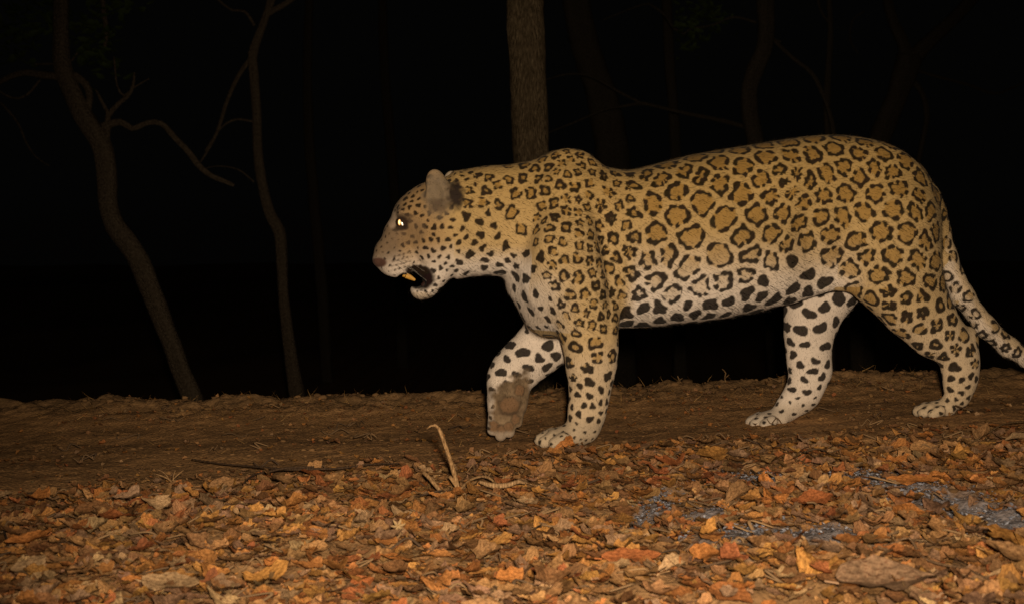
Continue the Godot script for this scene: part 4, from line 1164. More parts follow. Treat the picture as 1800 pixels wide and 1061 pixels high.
	o = tree("tree", "very dim slender trunk left of the straight brown one", [[-2.3335, 4.5781, -21.2867, 0.0819], [-2.2925, 3.0465, -21.1815, 0.087], [-2.1493, 1.2086, -21.0552, 0.0921], [-2.006, -0.6293, -20.929, 0.1023], [-1.965, -2.6714, -20.7887, 0.1126]], 2, [], 31)

func leafy(ps: Array) -> Array:
	var out := []
	for p in ps:
		out.append([p.x, p.y, p.z, 0.15, 34])
	return out

# ------------------------------------------------------------------ leaves
func leaf_mesh(rseed: int, wide: float, fold: float, curl: float, crumple: float, torn: int, stalk := true) -> ArrayMesh:
	# a leaf of length 1 along x, lying about y = 0
	var r := RandomNumberGenerator.new()
	r.seed = rseed
	var st := SurfaceTool.new()
	st.begin(Mesh.PRIMITIVE_TRIANGLES)
	st.set_smooth_group(-1 if torn == 3 else 0)
	var nu := 10
	var nv := 6
	var peak := r.randf_range(0.75, 1.25)
	var bend := r.randf_range(-0.5, 0.5)
	var cut := r.randf_range(0.55, 0.8) if torn > 0 else 1.0
	var grid := []
	for i in nu + 1:
		var t := float(i) / nu * cut
		var hw := wide * 0.5 * pow(maxf(sin(PI * pow(clampf(t * 0.985 + 0.012, 0, 1), peak)), 0.0), 0.72)
		if torn > 1:
			hw *= 1.0 - 0.3 * absf(n1.get_noise_2d(t * 5, rseed * 13.3))
		for j in nv + 1:
			var s := float(j) / nv * 2.0 - 1.0
			var edge := 1.0 + 0.20 * n1.get_noise_2d(t * 3.2 + 50 * signf(s), rseed * 7.3) * absf(s)
			if torn > 0 and i == nu:
				t = cut + 0.12 * n1.get_noise_2d(s * 2.2, rseed * 3.3)
			var x := t - 0.5
			var y := s * hw * edge
			var z := fold * absf(y) * 1.6 + curl * (t - 0.5) * (t - 0.5) * 1.6 + bend * y * (t - 0.5)
			z += crumple * (n1.get_noise_3d(x * 2.6, y * 2.6, rseed * 11.3) + 0.5 * n1.get_noise_3d(x * 6.0, y * 6.0, rseed * 19.3)) * (0.4 + absf(s))
			z += 0.012 * sin(t * 44.0 - absf(s) * 5.0) * (1.0 - absf(s) * 0.4)
			grid.append(Vector3(x, z, y))
			st.set_uv(Vector2(t, s * 0.5 + 0.5))
			st.set_color(Color.WHITE)
			st.add_vertex(grid[-1])
	for i in nu:
		for j in nv:
			var a := i * (nv + 1) + j
			for q in [a, a + nv + 1, a + 1, a + 1, a + nv + 1, a + nv + 2]:
				st.add_index(q)
	if stalk:
		var base := grid.size()
		var k := r.randf_range(-0.06, 0.06)
		for v in [Vector3(-0.49, 0.004, 0.012), Vector3(-0.49, 0.004, -0.012), Vector3(-0.62, 0.02, 0.010 + k), Vector3(-0.62, 0.02, -0.010 + k), Vector3(-0.49, 0.022, 0), Vector3(-0.62, 0.036, k)]:
			st.set_uv(Vector2(0.02, 0.5))
			st.set_color(Color.WHITE)
			st.add_vertex(v)
		for q in [0, 2, 4, 4, 2, 5, 1, 4, 3, 4, 5, 3]:
			st.add_index(base + q)
	st.generate_normals()
	return st.commit()

func leaf_texture() -> ImageTexture:
	# veins and blotches, as a tint for dry leaves: u along the midrib, v across
	var w := 256
	var im := Image.create(w, w, false, Image.FORMAT_RGB8)
	for y in w:
		for x in w:
			var u := float(x) / w
			var v := absf(float(y) / w - 0.5) * 2.0
			var rib := smoothstep(0.05, 0.0, v)
			var ph := fposmod(u * 11.0 - v * 2.3, 1.0)
			var side := smoothstep(0.12, 0.0, minf(ph, 1.0 - ph)) * (1.0 - v * 0.5)
			var b := n1.get_noise_2d(x * 0.03, y * 0.03) * 0.6 + n1.get_noise_2d(x * 0.16 + 500, y * 0.16) * 0.4
			var g := clampf(0.72 + 0.30 * b + 0.20 * maxf(rib, side * 0.6), 0.25, 1.0)
			var spot := smoothstep(0.25, 0.42, n2.get_noise_2d(x * 0.07 + 900, y * 0.07))
			g *= 1.0 - 0.22 * spot
			im.set_pixel(x, y, Color(g, g * (0.97 - 0.08 * spot), g * (0.93 - 0.1 * spot)))
	return ImageTexture.create_from_image(im)

# dry leaf colours: [word, colour]
const TONES := [["orange brown", Color(0.52, 0.205, 0.050)], ["ochre", Color(0.56, 0.29, 0.070)], ["tan", Color(0.48, 0.285, 0.125)], ["rusty red", Color(0.40, 0.120, 0.038)], ["grey brown", Color(0.27, 0.195, 0.140)], ["pale buff", Color(0.50, 0.37, 0.22)], ["dark brown", Color(0.15, 0.075, 0.032)], ["dusty brown", Color(0.30, 0.185, 0.09)]]

var leaf_mats: Array[StandardMaterial3D] = []
var leaf_tex: ImageTexture
var bit_mat: StandardMaterial3D

func leaf_material(c: Color) -> StandardMaterial3D:
	var m := StandardMaterial3D.new()
	m.albedo_color = c.linear_to_srgb()
	m.albedo_texture = leaf_tex
	m.roughness = 0.7
	m.metallic_specular = 0.2
	m.backlight_enabled = true
	m.backlight = Color(0.18, 0.10, 0.04)
	return m

func pose(at: Vector3, size: float, yaw: float, pitch: float, roll: float) -> Transform3D:
	return Transform3D(Basis.from_euler(Vector3(roll, yaw, pitch)).scaled(Vector3.ONE * size), at)

func scatter(called: String, mesh: Mesh, m: Material, where: Array[Transform3D], tints: Array[Color], label: String) -> void:
	var mm := MultiMesh.new()
	mm.transform_format = MultiMesh.TRANSFORM_3D
	mm.use_colors = true
	mm.mesh = mesh
	mm.instance_count = where.size()
	for i in where.size():
		mm.set_instance_transform(i, where[i])
		mm.set_instance_color(i, tints[i])
	var n := MultiMeshInstance3D.new()
	n.name = numbered(called)
	n.multimesh = mm
	n.material_override = m
	n.set_meta("kind", "stuff")
	n.set_meta("label", label)
	add_child(n)

func build_litter() -> void:
	leaf_tex = leaf_texture()
	for t in TONES:
		leaf_mats.append(leaf_material((t[1] as Color).lerp(Color(0.38, 0.21, 0.10), 0.30) * 1.3))
	for i in 12:
		var kind: int = [0, 1, 2, 0, 1, 2, 0, 2, 1, 0, 2, 1][i]
		var curl: float = [0.1, 0.25, 0.6, 0.15, -0.35, 0.4, -0.2, 0.8, 0.12, 0.32, -0.5, 0.22][i]
		shapes.append(leaf_mesh(100 + i, [0.5, 0.62, 0.45, 0.7, 0.55, 0.8, 0.4, 0.6, 0.75, 0.52, 0.66, 0.48][i], [0.1, 0.3, 0.5, 0.15, 0.25, 0.4, 0.6, 0.2, 0.1, 0.45, 0.3, 0.2][i], curl, [0.05, 0.07, 0.09, 0.05, 0.08, 0.10, 0.06, 0.09, 0.05, 0.08, 0.10, 0.06][i], kind, kind == 0))
		forms.append("flat" if absf(curl) < 0.28 else ("curled" if curl > 0.0 else "arched"))
	# the mass of small leaves and broken pieces, one object for each shape's copies
	var lm := leaf_material(Color.WHITE)
	lm.vertex_color_use_as_albedo = true
	bit_mat = lm
	rng.seed = 11
	for k in 8:
		var where: Array[Transform3D] = []
		var tints: Array[Color] = []
		for i in 4400:
			var z := 1.75 - 2.1 * pow(rng.randf(), 0.85)
			var x := rng.randf_range(-1.0, 1.0) * (1.9 if i % 4 == 0 else 1.3 - 0.25 * z)
			var li := litter(x, z)
			if rng.randf() > li * sqrt(li) * 1.02 + 0.012:
				continue
			if rng.randf() < ash_amount(x, z) * 0.9:
				continue
			var big := rng.randf()
			var size := (0.012 + 0.050 * big * big * big) * (0.55 + 0.5 * li)
			var up := rng.randf_range(0.0, 0.008) + size * 0.05
			where.append(pose(Vector3(x, height(x, z) + up, z), size, rng.randf_range(0, TAU), rng.randfn() * 0.14, rng.randfn() * 0.14))
			tints.append(litter_tone())
		scatter("leaf_litter", shapes[(k * 5 + 2) % 12], lm, where, tints, "small dry leaves and broken leaf pieces covering the ground before the track")
	# crumbs on track and ridge
	var crumbs: Array[Transform3D] = []
	var ct: Array[Color] = []
	for i in 6000:
		var z := rng.randf_range(-0.95, 1.5)
		var x := rng.randf_range(-1.25, 1.3)
		var ri := ridge(x, z)
		if rng.randf() > 0.25 + 0.45 * ri:
			continue
		var s := (0.0012 + 0.0045 * pow(rng.randf(), 3.0)) * (1.0 + 1.0 * ri)
		crumbs.append(Transform3D(Basis.from_euler(Vector3(rng.randf(), rng.randf() * 6, rng.randf())).scaled(Vector3(s * 1.4, s * 0.8, s)), Vector3(x, height(x, z) + s * 0.2, z)))
		ct.append(Color(0.15, 0.085, 0.036) * rng.randf_range(0.5, 1.25))
	scatter("soil_clods", clod(), vmat(0.95), crumbs, ct, "small clods of soil and grit on the track and its far edge")

func litter_tone() -> Color:
	var pick: int = [0, 0, 1, 1, 2, 2, 3, 4, 4, 5, 6, 6, 7, 7][rng.randi() % 14]
	var c: Color = TONES[pick][1]
	var f := rng.randf_range(0.70, 1.62)
	c = c.lerp(Color(0.375, 0.205, 0.098), 0.44)
	return Color(c.r * f, c.g * f * rng.randf_range(0.92, 1.08), c.b * f, 1)

func clod() -> ArrayMesh:
	var s := SphereMesh.new()
	s.radius = 1.0
	s.height = 2.0
	s.radial_segments = 6
	s.rings = 3
	var st := SurfaceTool.new()
	st.create_from(s, 0)
	var arr := st.commit_to_arrays()
	var v: PackedVector3Array = arr[Mesh.ARRAY_VERTEX]
	for i in v.size():
		v[i] *= 1.0 + 0.55 * n1.get_noise_3d(v[i].x * 1.3, v[i].y * 1.3, v[i].z * 1.3)
	arr[Mesh.ARRAY_VERTEX] = v
	var m := ArrayMesh.new()
	m.add_surface_from_arrays(Mesh.PRIMITIVE_TRIANGLES, arr)
	return m

# ------------------------------------------------------------------ single leaves, sticks, flower, ash, grass
var shapes: Array[ArrayMesh] = []
var forms: Array[String] = []

func single_leaf(x: float, z: float, size: float, tone: int, shape: int, yaw: float, pitch: float, roll: float, lift: float, label: String) -> MeshInstance3D:
	var o := single("dry_leaf", shapes[shape], leaf_mats[tone], label, "leaf", Vector3.ZERO, "dry leaves of the litter")
	o.transform = pose(Vector3(x, height(x, z) + lift, z), size, yaw, pitch, roll)
	return o

func build_leaves() -> void:
	# the leaves that stand out: [x, z, size, tone, shape, yaw, pitch, roll, lift, label]
	var big := [
		[0.1186, 0.2987, 0.0616, 0, 2, 0.4, 0.9, 0.9, 0.022, "bright orange leaf propped against the planted forepaw"],
		[0.6731, 1.2674, 0.1042, 1, 4, 2.3, 0.25, 0.35, 0.03, "large ochre leaf curling up at the right edge of the litter"],
		[0.4588, 1.4486, 0.1286, 4, 3, 0.15, 0.0, 0.12, 0.02, "broad grey brown leaf lying flat below the grey ash"],
		[0.4289, 0.8173, 0.0501, 0, 7, 1.2, 0.5, 0.7, 0.022, "salmon orange triangular leaf standing left of the grey ash streak"],
		[0.6584, 0.8866, 0.0841, 0, 0, -0.35, 0.08, 0.15, 0.014, "long orange brown leaf lying across the grey ash streak"],
		[0.4722, 1.0156, 0.058, 3, 3, 0.5, 0.1, 0.3, 0.015, "rusty red square leaf below the ash streak"],
		[0.3667, 0.9278, 0.0788, 7, 6, 0.9, 0.15, 0.3, 0.018, "dusty brown arched leaf with fine ribs beside the small ash heap"],
		[0.519, 0.6669, 0.0678, 2, 8, 0.1, 0.1, 0.45, 0.015, "pale tan leaf with two lobes above the ash streak"],
		[0.789, 0.5239, 0.0566, 2, 3, 0.2, 0.1, 0.4, 0.012, "oblong tan leaf by the track, right of the far hind paw"],
		[0.8239, 0.6758, 0.0768, 1, 10, 0.3, 0.1, 0.3, 0.014, "ochre leaf lying below the near hind paw"],
		[0.2797, 1.2048, 0.0527, 1, 2, 0.8, 0.3, 0.4, 0.02, "bright ochre cupped leaf left of the lower ash patch"],
		[0.1626, 1.2633, 0.0813, 3, 0, 0.0, 0.05, 0.28, 0.012, "long rusty red leaf lying in the middle foreground"],
		[0.0076, 1.308, 0.0574, 0, 1, 0.1, 0.1, 0.3, 0.018, "orange brown oval leaf with lighter ribs at the bottom centre"],
		[-0.1582, 1.2522, 0.0514, 6, 9, -0.8, 0.1, 0.4, 0.018, "dark brown pointed leaf below the star flower"],
		[-0.203, 1.2703, 0.0386, 3, 3, 0.8, 0.15, 0.35, 0.016, "rusty red round leaf left of the dark pointed one"],
		[-0.3612, 1.0139, 0.0493, 1, 2, 0.35, 0.1, 0.2, 0.016, "yellow ochre rolled leaf strip among brown leaves"],
		[-0.4129, 0.9038, 0.0445, 1, 7, 1.0, 0.5, 0.6, 0.018, "ochre leaf standing on edge near the rolled strip"],
		[-0.6535, 1.2388, 0.0723, 5, 8, 0.5, 0.1, 0.3, 0.02, "pale buff leaf in the lower left corner"],
		[-0.4467, 1.3347, 0.0931, 5, 0, -0.4, 0.05, 0.2, 0.02, "long pale buff leaf at the bottom left edge"],
		[-0.637, 0.8439, 0.0629, 4, 2, 0.6, 0.2, 0.3, 0.016, "grey brown curled leaf left of the pale crumpled one"],
		[-0.5652, 0.918, 0.0608, 5, 7, 0.2, 0.15, 0.4, 0.016, "pale crumpled leaf between two grey brown leaves on the left"],
		[-0.5713, 0.7417, 0.0459, 4, 1, 0.9, 0.2, 0.5, 0.014, "small grey leaf standing behind the pale crumpled one"],
		[-0.3851, 0.4234, 0.0453, 2, 1, 0.1, 0.15, 0.5, 0.012, "small tan leaf leaning on the dark forked twig"],
		[-0.525, 0.6416, 0.0572, 7, 3, 0.3, 0.1, 0.45, 0.014, "dusty brown leaf below the fork of the dark twig"],
		[0.049, 0.9892, 0.0463, 1, 10, 1.3, 0.3, 0.4, 0.016, "ochre leaf tilted upright right of the stalk clump"],
		[0.2103, 1.3493, 0.0531, 5, 4, 0.5, 0.2, 0.3, 0.02, "pale buff leaf below the long rusty red leaf"],
		[0.1346, 1.1071, 0.0505, 2, 5, 2.2, 0.15, 0.3, 0.016, "tan lobed leaf above the long rusty red leaf"],
		[-0.2769, 1.1701, 0.057, 2, 11, 0.7, 0.1, 0.3, 0.018, "narrow tan leaf left of the star flower"],
	]
	var taken: Array[Vector3] = []
	var used := {}
	for b in big:
		single_leaf(b[0], b[1], b[2], b[3], b[4], b[5], b[6], b[7], b[8], b[9])
		taken.append(Vector3(b[0], b[1], b[2] * 0.45))
	# more of the larger leaves, told apart by colour, form and what they lie beside
	var marks := [["the broken stalk", -0.1016, 0.6971], ["the planted forepaw", 0.124, 0.1709], ["the grey ash streak", 0.6265, 0.8507], ["the lower ash patch", 0.3949, 1.1883], ["the dark forked twig", -0.4184, 0.4974], ["the star flower", -0.1745, 1.0337], ["the large ochre leaf", 0.6765, 1.2433], ["the broad grey brown leaf", 0.4621, 1.4366], ["the long rusty leaf", 0.1626, 1.2633], ["the pale crumpled leaf", -0.5652, 0.918], ["the buff corner leaf", -0.6535, 1.2388], ["the salmon orange leaf", 0.4289, 0.8173], ["the dark pointed leaf", -0.1582, 1.2522], ["the rolled ochre strip", -0.3612, 1.0139], ["the bare left verge", -0.8129, 0.636], ["the far hind paw", 0.5772, 0.0692]]
	rng.seed = 77
	var made := 0
	var found := []
	for i in 6000:
		if made >= 235:
			break
		var z := lerpf(1.5, 0.1, pow(rng.randf(), 1.15))
		var x := rng.randf_range(-1.0, 1.2)
		if absf(x) > (3.05 - z) * 0.40:
			continue
		if rng.randf() > litter(x, z) * 1.2 - 0.22 or Vector2(x - 0.13, z - 0.2).length() < 0.16 or ash_amount(x, z) > 0.12:
			continue
		var size := 0.034 + 0.055 * pow(rng.randf(), 1.8) * smoothstep(0.1, 0.8, z + 0.2)
		var ok := true
		for t in taken:
			if Vector2(t.x - x, t.y - z).length() < (t.z + size * 0.45) * 0.8:
				ok = false
				break
		if not ok:
			continue
		taken.append(Vector3(x, z, size * 0.45))
		var tone: int = [0, 1, 2, 4, 7, 5, 3, 6, 4, 7, 2, 0][rng.randi() % 12]
		var shape := rng.randi() % 12
		var best := 0
		var bd := 99.0
		for k in marks.size():
			var d := Vector2(x - marks[k][1], z - marks[k][2]).length()
			if d < bd:
				bd = d
				best = k
		var dx: float = x - marks[best][1]
		var dz: float = z - marks[best][2]
		var side := ("right of" if dx > 0.0 else "left of") if absf(dx) > absf(dz) * 0.6 else ("in front of" if dz > 0.0 else "behind")
		found.append([bd, x, z, size, tone, shape, "%s %s %s leaf" % ["broad" if size > 0.064 else "small" if size < 0.045 else "middling", forms[shape], TONES[tone][0]], side, marks[best][0]])
		made += 1
	found.sort_custom(func(a, b): return a[0] < b[0])
	for f in found:
		var key: String = f[6] + f[7] + f[8]
		used[key] = used.get(key, 0) + 1
		var place: String = ["", "second nearest ", "third nearest ", "fourth nearest ", "fifth nearest ", "sixth nearest "][mini(used[key] - 1, 5)]
		single_leaf(f[1], f[2], f[3], f[4], f[5], rng.randf_range(0, TAU), rng.randfn() * 0.15, rng.randfn() * 0.17, 0.006 + f[3] * 0.08, "%s%s %s %s" % [place, f[6], f[7], f[8]])

func lying(pts: Array, lift := 0.0) -> Array:
	var out := []
	for p in pts:
		out.append([p[0], height(p[0], p[1]) + p[2] + lift, p[1], p[2]])
	return out

func stick(called: String, label: String, category: String, runs: Array, c: Color, names: Array, sides := 8) -> void:
	var r = runs[0][0]
	var root := Vector3(r[0], r[1], r[2])
	var m := _mat(c, 0.85)
	m.heightmap_enabled = true
	m.heightmap_texture = twig_tex
	m.heightmap_scale = 0.15
	m.albedo_texture = twig_tint
	m.uv1_triplanar = true
	m.uv1_scale = Vector3(30, 12, 30)
	if runs.size() == 1:
		single(called, tube(runs[0], sides, root, 0.22, 0.01, 3), m, label, category, root)
		return
	var o := thing(called, label, category, root)
	for i in runs.size():
		part(names[i], tube(runs[i], sides, root, 0.22, 0.01, 3 + i), m, o)

var twig_tex: NoiseTexture2D
var twig_tint: NoiseTexture2D

func build_sticks() -> void:
	twig_tex = noise_tex(0.05, 256, 71, 3)
	twig_tint = noise_tex(0.03, 256, 72, 4, grad([0.2, 0.8], [Color(0.55, 0.52, 0.48), Color(1, 1, 1)]))
	var straw := Color(0.40, 0.245, 0.115)
	stick("broken_stalk", "tall dry stalk snapped over at its top, a short stub beside it", "stalk", [
		[[-0.0934, -0.0089, 0.6994, 0.0046], [-0.0984, 0.0134, 0.6978, 0.0043], [-0.1066, 0.0438, 0.6957, 0.0041], [-0.1147, 0.0691, 0.694, 0.0038], [-0.1228, 0.0924, 0.6924, 0.0036], [-0.1309, 0.1136, 0.6909, 0.0033]],
		[[-0.1309, 0.1126, 0.691, 0.003], [-0.137, 0.1177, 0.6907, 0.003], [-0.1451, 0.1167, 0.6907, 0.002], [-0.1522, 0.1116, 0.6911, 0.001]],
		[[-0.0974, 0.0073, 0.6982, 0.0036], [-0.1045, 0.0174, 0.6975, 0.0033], [-0.1116, 0.0275, 0.6968, 0.003]]], straw, ["stem", "snapped_tip", "stub"])
	stick("broken_stalk", "short dry stalk leaning left beside the tall snapped stalk", "stalk", [[[-0.1155, -0.007, 0.7453, 0.004], [-0.1264, 0.0109, 0.7441, 0.0037], [-0.1393, 0.0268, 0.743, 0.0035], [-0.1483, 0.0367, 0.7423, 0.0032], [-0.1553, 0.0436, 0.7419, 0.0025]]], straw * 0.85, [])
	stick("twig", "thin brown twig arching right from the tall snapped stalk", "twig", [[[-0.0934, 0.0012, 0.6987, 0.002], [-0.0812, 0.0154, 0.6977, 0.0023], [-0.067, 0.0235, 0.6971, 0.0023], [-0.0528, 0.0265, 0.6969, 0.0023], [-0.0406, 0.0235, 0.6971, 0.0023], [-0.0304, 0.0154, 0.6977, 0.002], [-0.0223, 0.0073, 0.6982, 0.0015]]], straw * 0.7, [])
	stick("bark_strip", "pale curled strip of bark right of the arching twig", "bark strip", [[[-0.0581, 0.0235, 0.7272, 0.0025], [-0.0341, 0.0165, 0.7277, 0.005], [-0.008, 0.0175, 0.7276, 0.0045], [0.012, 0.0235, 0.7272, 0.0035], [0.0241, 0.0195, 0.7275, 0.0015]]], Color(0.42, 0.27, 0.14), [])
	stick("twig", "long dark twig on the left, forked, lying along the edge of the track", "twig", [
		lying([[-0.22, 0.4732, 0.0011], [-0.2778, 0.4732, 0.0017], [-0.3301, 0.4993, 0.0022], [-0.3817, 0.5074, 0.0025], [-0.4309, 0.5015, 0.0025], [-0.4819, 0.4515, 0.002], [-0.5387, 0.3917, 0.0017], [-0.6022, 0.3379, 0.0015], [-0.6785, 0.2541, 0.0012]], 0.014),
		lying([[-0.3817, 0.5074, 0.0022], [-0.4322, 0.5135, 0.0022], [-0.4665, 0.5355, 0.0022], [-0.4847, 0.5816, 0.0019], [-0.4887, 0.6516, 0.0013]], 0.018)], Color(0.075, 0.046, 0.027), ["stem", "side_branch"])
	stick("dry_sprig", "tangle of pale dry sprigs at the left end of the dark forked twig", "sprig", [
		[[-0.6211, -0.0269, 0.5863, 0.0016], [-0.6317, -0.0121, 0.5853, 0.0016], [-0.6424, -0.0014, 0.5846, 0.0013], [-0.6551, 0.0049, 0.5841, 0.0011], [-0.67, 0.0092, 0.5838, 0.0008]],
		[[-0.6317, -0.0121, 0.5853, 0.0013], [-0.6339, 0.0028, 0.5843, 0.0011], [-0.6296, 0.0155, 0.5834, 0.0008]],
		[[-0.6381, -0.0057, 0.5849, 0.0011], [-0.6254, 0.007, 0.584, 0.0011], [-0.6147, 0.0155, 0.5834, 0.0006]],
		[[-0.6424, -0.0014, 0.5846, 0.0011], [-0.6488, 0.0092, 0.5838, 0.0008], [-0.6636, 0.0177, 0.5833, 0.0005]]], straw * 0.9, ["stem", "side_shoot", "side_shoot", "side_shoot"], 5)
	stick("twig", "short dark twig on the bare ground at the far left", "twig", [lying([[-0.8989, 0.6061, 0.0016], [-0.8771, 0.5961, 0.0021], [-0.8592, 0.574, 0.0016]], 0.004)], Color(0.06, 0.036, 0.02), [])
	stick("twig", "dark twig arching over the leaves right of the planted forepaw", "twig", [lying([[0.3878, 0.5654, 0.0016], [0.4108, 0.5553, 0.0022]], 0.004) + lying([[0.4316, 0.5472, 0.0022]], 0.016) + lying([[0.4442, 0.5852, 0.0021], [0.4463, 0.6432, 0.0016]], 0.006)], Color(0.065, 0.04, 0.024), [])
	stick("twig", "crooked dark twig beside the long leaf at the lower right", "twig", [
		lying([[0.4916, 1.3102, 0.0011], [0.5118, 1.3001, 0.0015]], 0.016) + lying([[0.528, 1.304, 0.0015]], 0.022) + lying([[0.5342, 1.3381, 0.0019], [0.5469, 1.3681, 0.0018], [0.566, 1.3981, 0.0018], [0.5728, 1.4401, 0.0014], [0.5788, 1.4662, 0.001]], 0.018),
		lying([[0.4955, 1.2961, 0.0008], [0.4929, 1.2721, 0.0012]], 0.014) + lying([[0.5249, 1.2679, 0.0012], [0.5631, 1.2438, 0.0008]], 0.02)], Color(0.16, 0.10, 0.055), ["stem", "side_branch"])
	stick("twig", "pale thin twig with short side shoots at the lower right", "twig", [
		lying([[0.5017, 1.254, 0.001], [0.5131, 1.282, 0.0011]], 0.014) + lying([[0.5365, 1.2599, 0.0012], [0.5769, 1.2297, 0.0008]], 0.02),
		lying([[0.512, 1.286, 0.0008], [0.5264, 1.2299, 0.0006]], 0.018), lying([[0.5445, 1.2538, 0.0008], [0.5423, 1.2919, 0.0006]], 0.018)], Color(0.38, 0.26, 0.14), ["stem", "side_branch", "side_branch"])
	stick("twig", "dark twig lying across the leaves in the lower left corner", "twig", [lying([[-0.8294, 0.9384, 0.0018], [-0.7954, 0.9965, 0.0018], [-0.7625, 1.0625, 0.0017]], 0.01)], Color(0.05, 0.03, 0.02), [])
	stick("twig", "thin dark twig under the dusty leaves left of the middle", "twig", [lying([[-0.6361, 0.9121, 0.0014], [-0.5984, 0.9541, 0.0018], [-0.5631, 0.9841, 0.0018], [-0.5337, 0.9941, 0.0013]], 0.008)], Color(0.06, 0.04, 0.025), [])
	stick("twig", "dark bent twig on the far right bank above the large ochre leaf", "twig", [lying([[0.6725, 1.1772, 0.002], [0.6729, 1.2033, 0.002]], 0.014) + lying([[0.6671, 1.2414, 0.002], [0.6603, 1.2855, 0.0015]], 0.02)], Color(0.05, 0.03, 0.02), [])
	stick("twig", "slim brown twig slanting up the bank at the far right", "twig", [lying([[0.889, 0.4695, 0.0017], [0.9464, 0.4014, 0.0017], [1.0262, 0.2934, 0.0018], [1.1, 0.2093, 0.0018]], 0.012)], Color(0.27, 0.17, 0.08), [])
	stick("weed_stem", "thin dry weed stem on the far edge of the track left of the hind legs", "weed", [[[0.6083, 0.0096, -0.7092, 0.0024], [0.6035, 0.0257, -0.7103, 0.002], [0.6067, 0.0402, -0.7113, 0.0016], [0.597, 0.0515, -0.7121, 0.0012]], [[0.6051, 0.0257, -0.7103, 0.0016], [0.6164, 0.0354, -0.711, 0.0012]]], straw * 0.6, ["stem", "side_shoot"], 5)
	stick("weed_stem", "short dry weed stem standing on the far edge of the track beneath the belly", "weed", [[[0.4709, 0.0019, -0.7067, 0.0024], [0.4742, 0.0196, -0.7079, 0.002], [0.4693, 0.0324, -0.7088, 0.0016]], [[0.4725, 0.0179, -0.7078, 0.0016], [0.4838, 0.026, -0.7084, 0.0012]]], straw * 0.6, ["stem", "side_shoot"], 5)
	# a small pale dry flower
	var fx := [-0.1745, 1.0337]
	var at := Vector3(fx[0], height(fx[0], fx[1]) + 0.024, fx[1])
	var fl := thing("dried_flower", "small pale dried flower like a star, lying on the leaves", "flower", at)
	var pm := leaf_material(Color(0.62, 0.46, 0.25))
	var petal := leaf_mesh(300, 0.34, 0.2, 0.5, 0.02, 0, false)
	for k in 6:
		var p := part("petal", petal, pm, fl)
		var an := TAU * k / 6.0 + 0.2
		p.transform = Transform3D(Basis(Vector3.RIGHT, 0.75) * Basis.from_euler(Vector3(0, an, 0.25)).scaled(Vector3.ONE * 0.013), Basis(Vector3.RIGHT, 0.75) * Vector3(cos(an) * 0.0065, 0.001, -sin(an) * 0.0065))
	part("flower_centre", clod(), _mat(Color(0.3, 0.18, 0.06)), fl).scale = Vector3.ONE * 0.0022

func blade() -> ArrayMesh:
	var st := SurfaceTool.new()
	st.begin(Mesh.PRIMITIVE_TRIANGLES)
	for i in 6:
		var t := i / 5.0
		for s in [-1.0, 1.0]:
			st.set_color(Color.WHITE)
			st.add_vertex(Vector3(t, 0.28 * t * t - 0.05 * t, s * 0.022 * (1.0 - t * 0.9)))
	for i in 5:
		for q in [0, 2, 1, 1, 2, 3]:
			st.add_index(i * 2 + q)
	st.generate_normals()
	return st.commit()

func flake() -> ArrayMesh:
	var st := SurfaceTool.new()
	st.begin(Mesh.PRIMITIVE_TRIANGLES)
	var ring := []
	for i in 7:
		var an := TAU * i / 7.0
		var r := 0.5 + 0.3 * sin(i * 2.7)
		ring.append(Vector3(cos(an) * r, 0.16 * sin(an * 2.0 + 0.5), sin(an) * r * 0.7))
	for i in 7:
		for v in [Vector3(0, 0.03, 0), ring[i], ring[(i + 1) % 7]]:
			st.set_color(Color.WHITE)
			st.add_vertex(v)
	st.generate_normals()
	return st.commit()

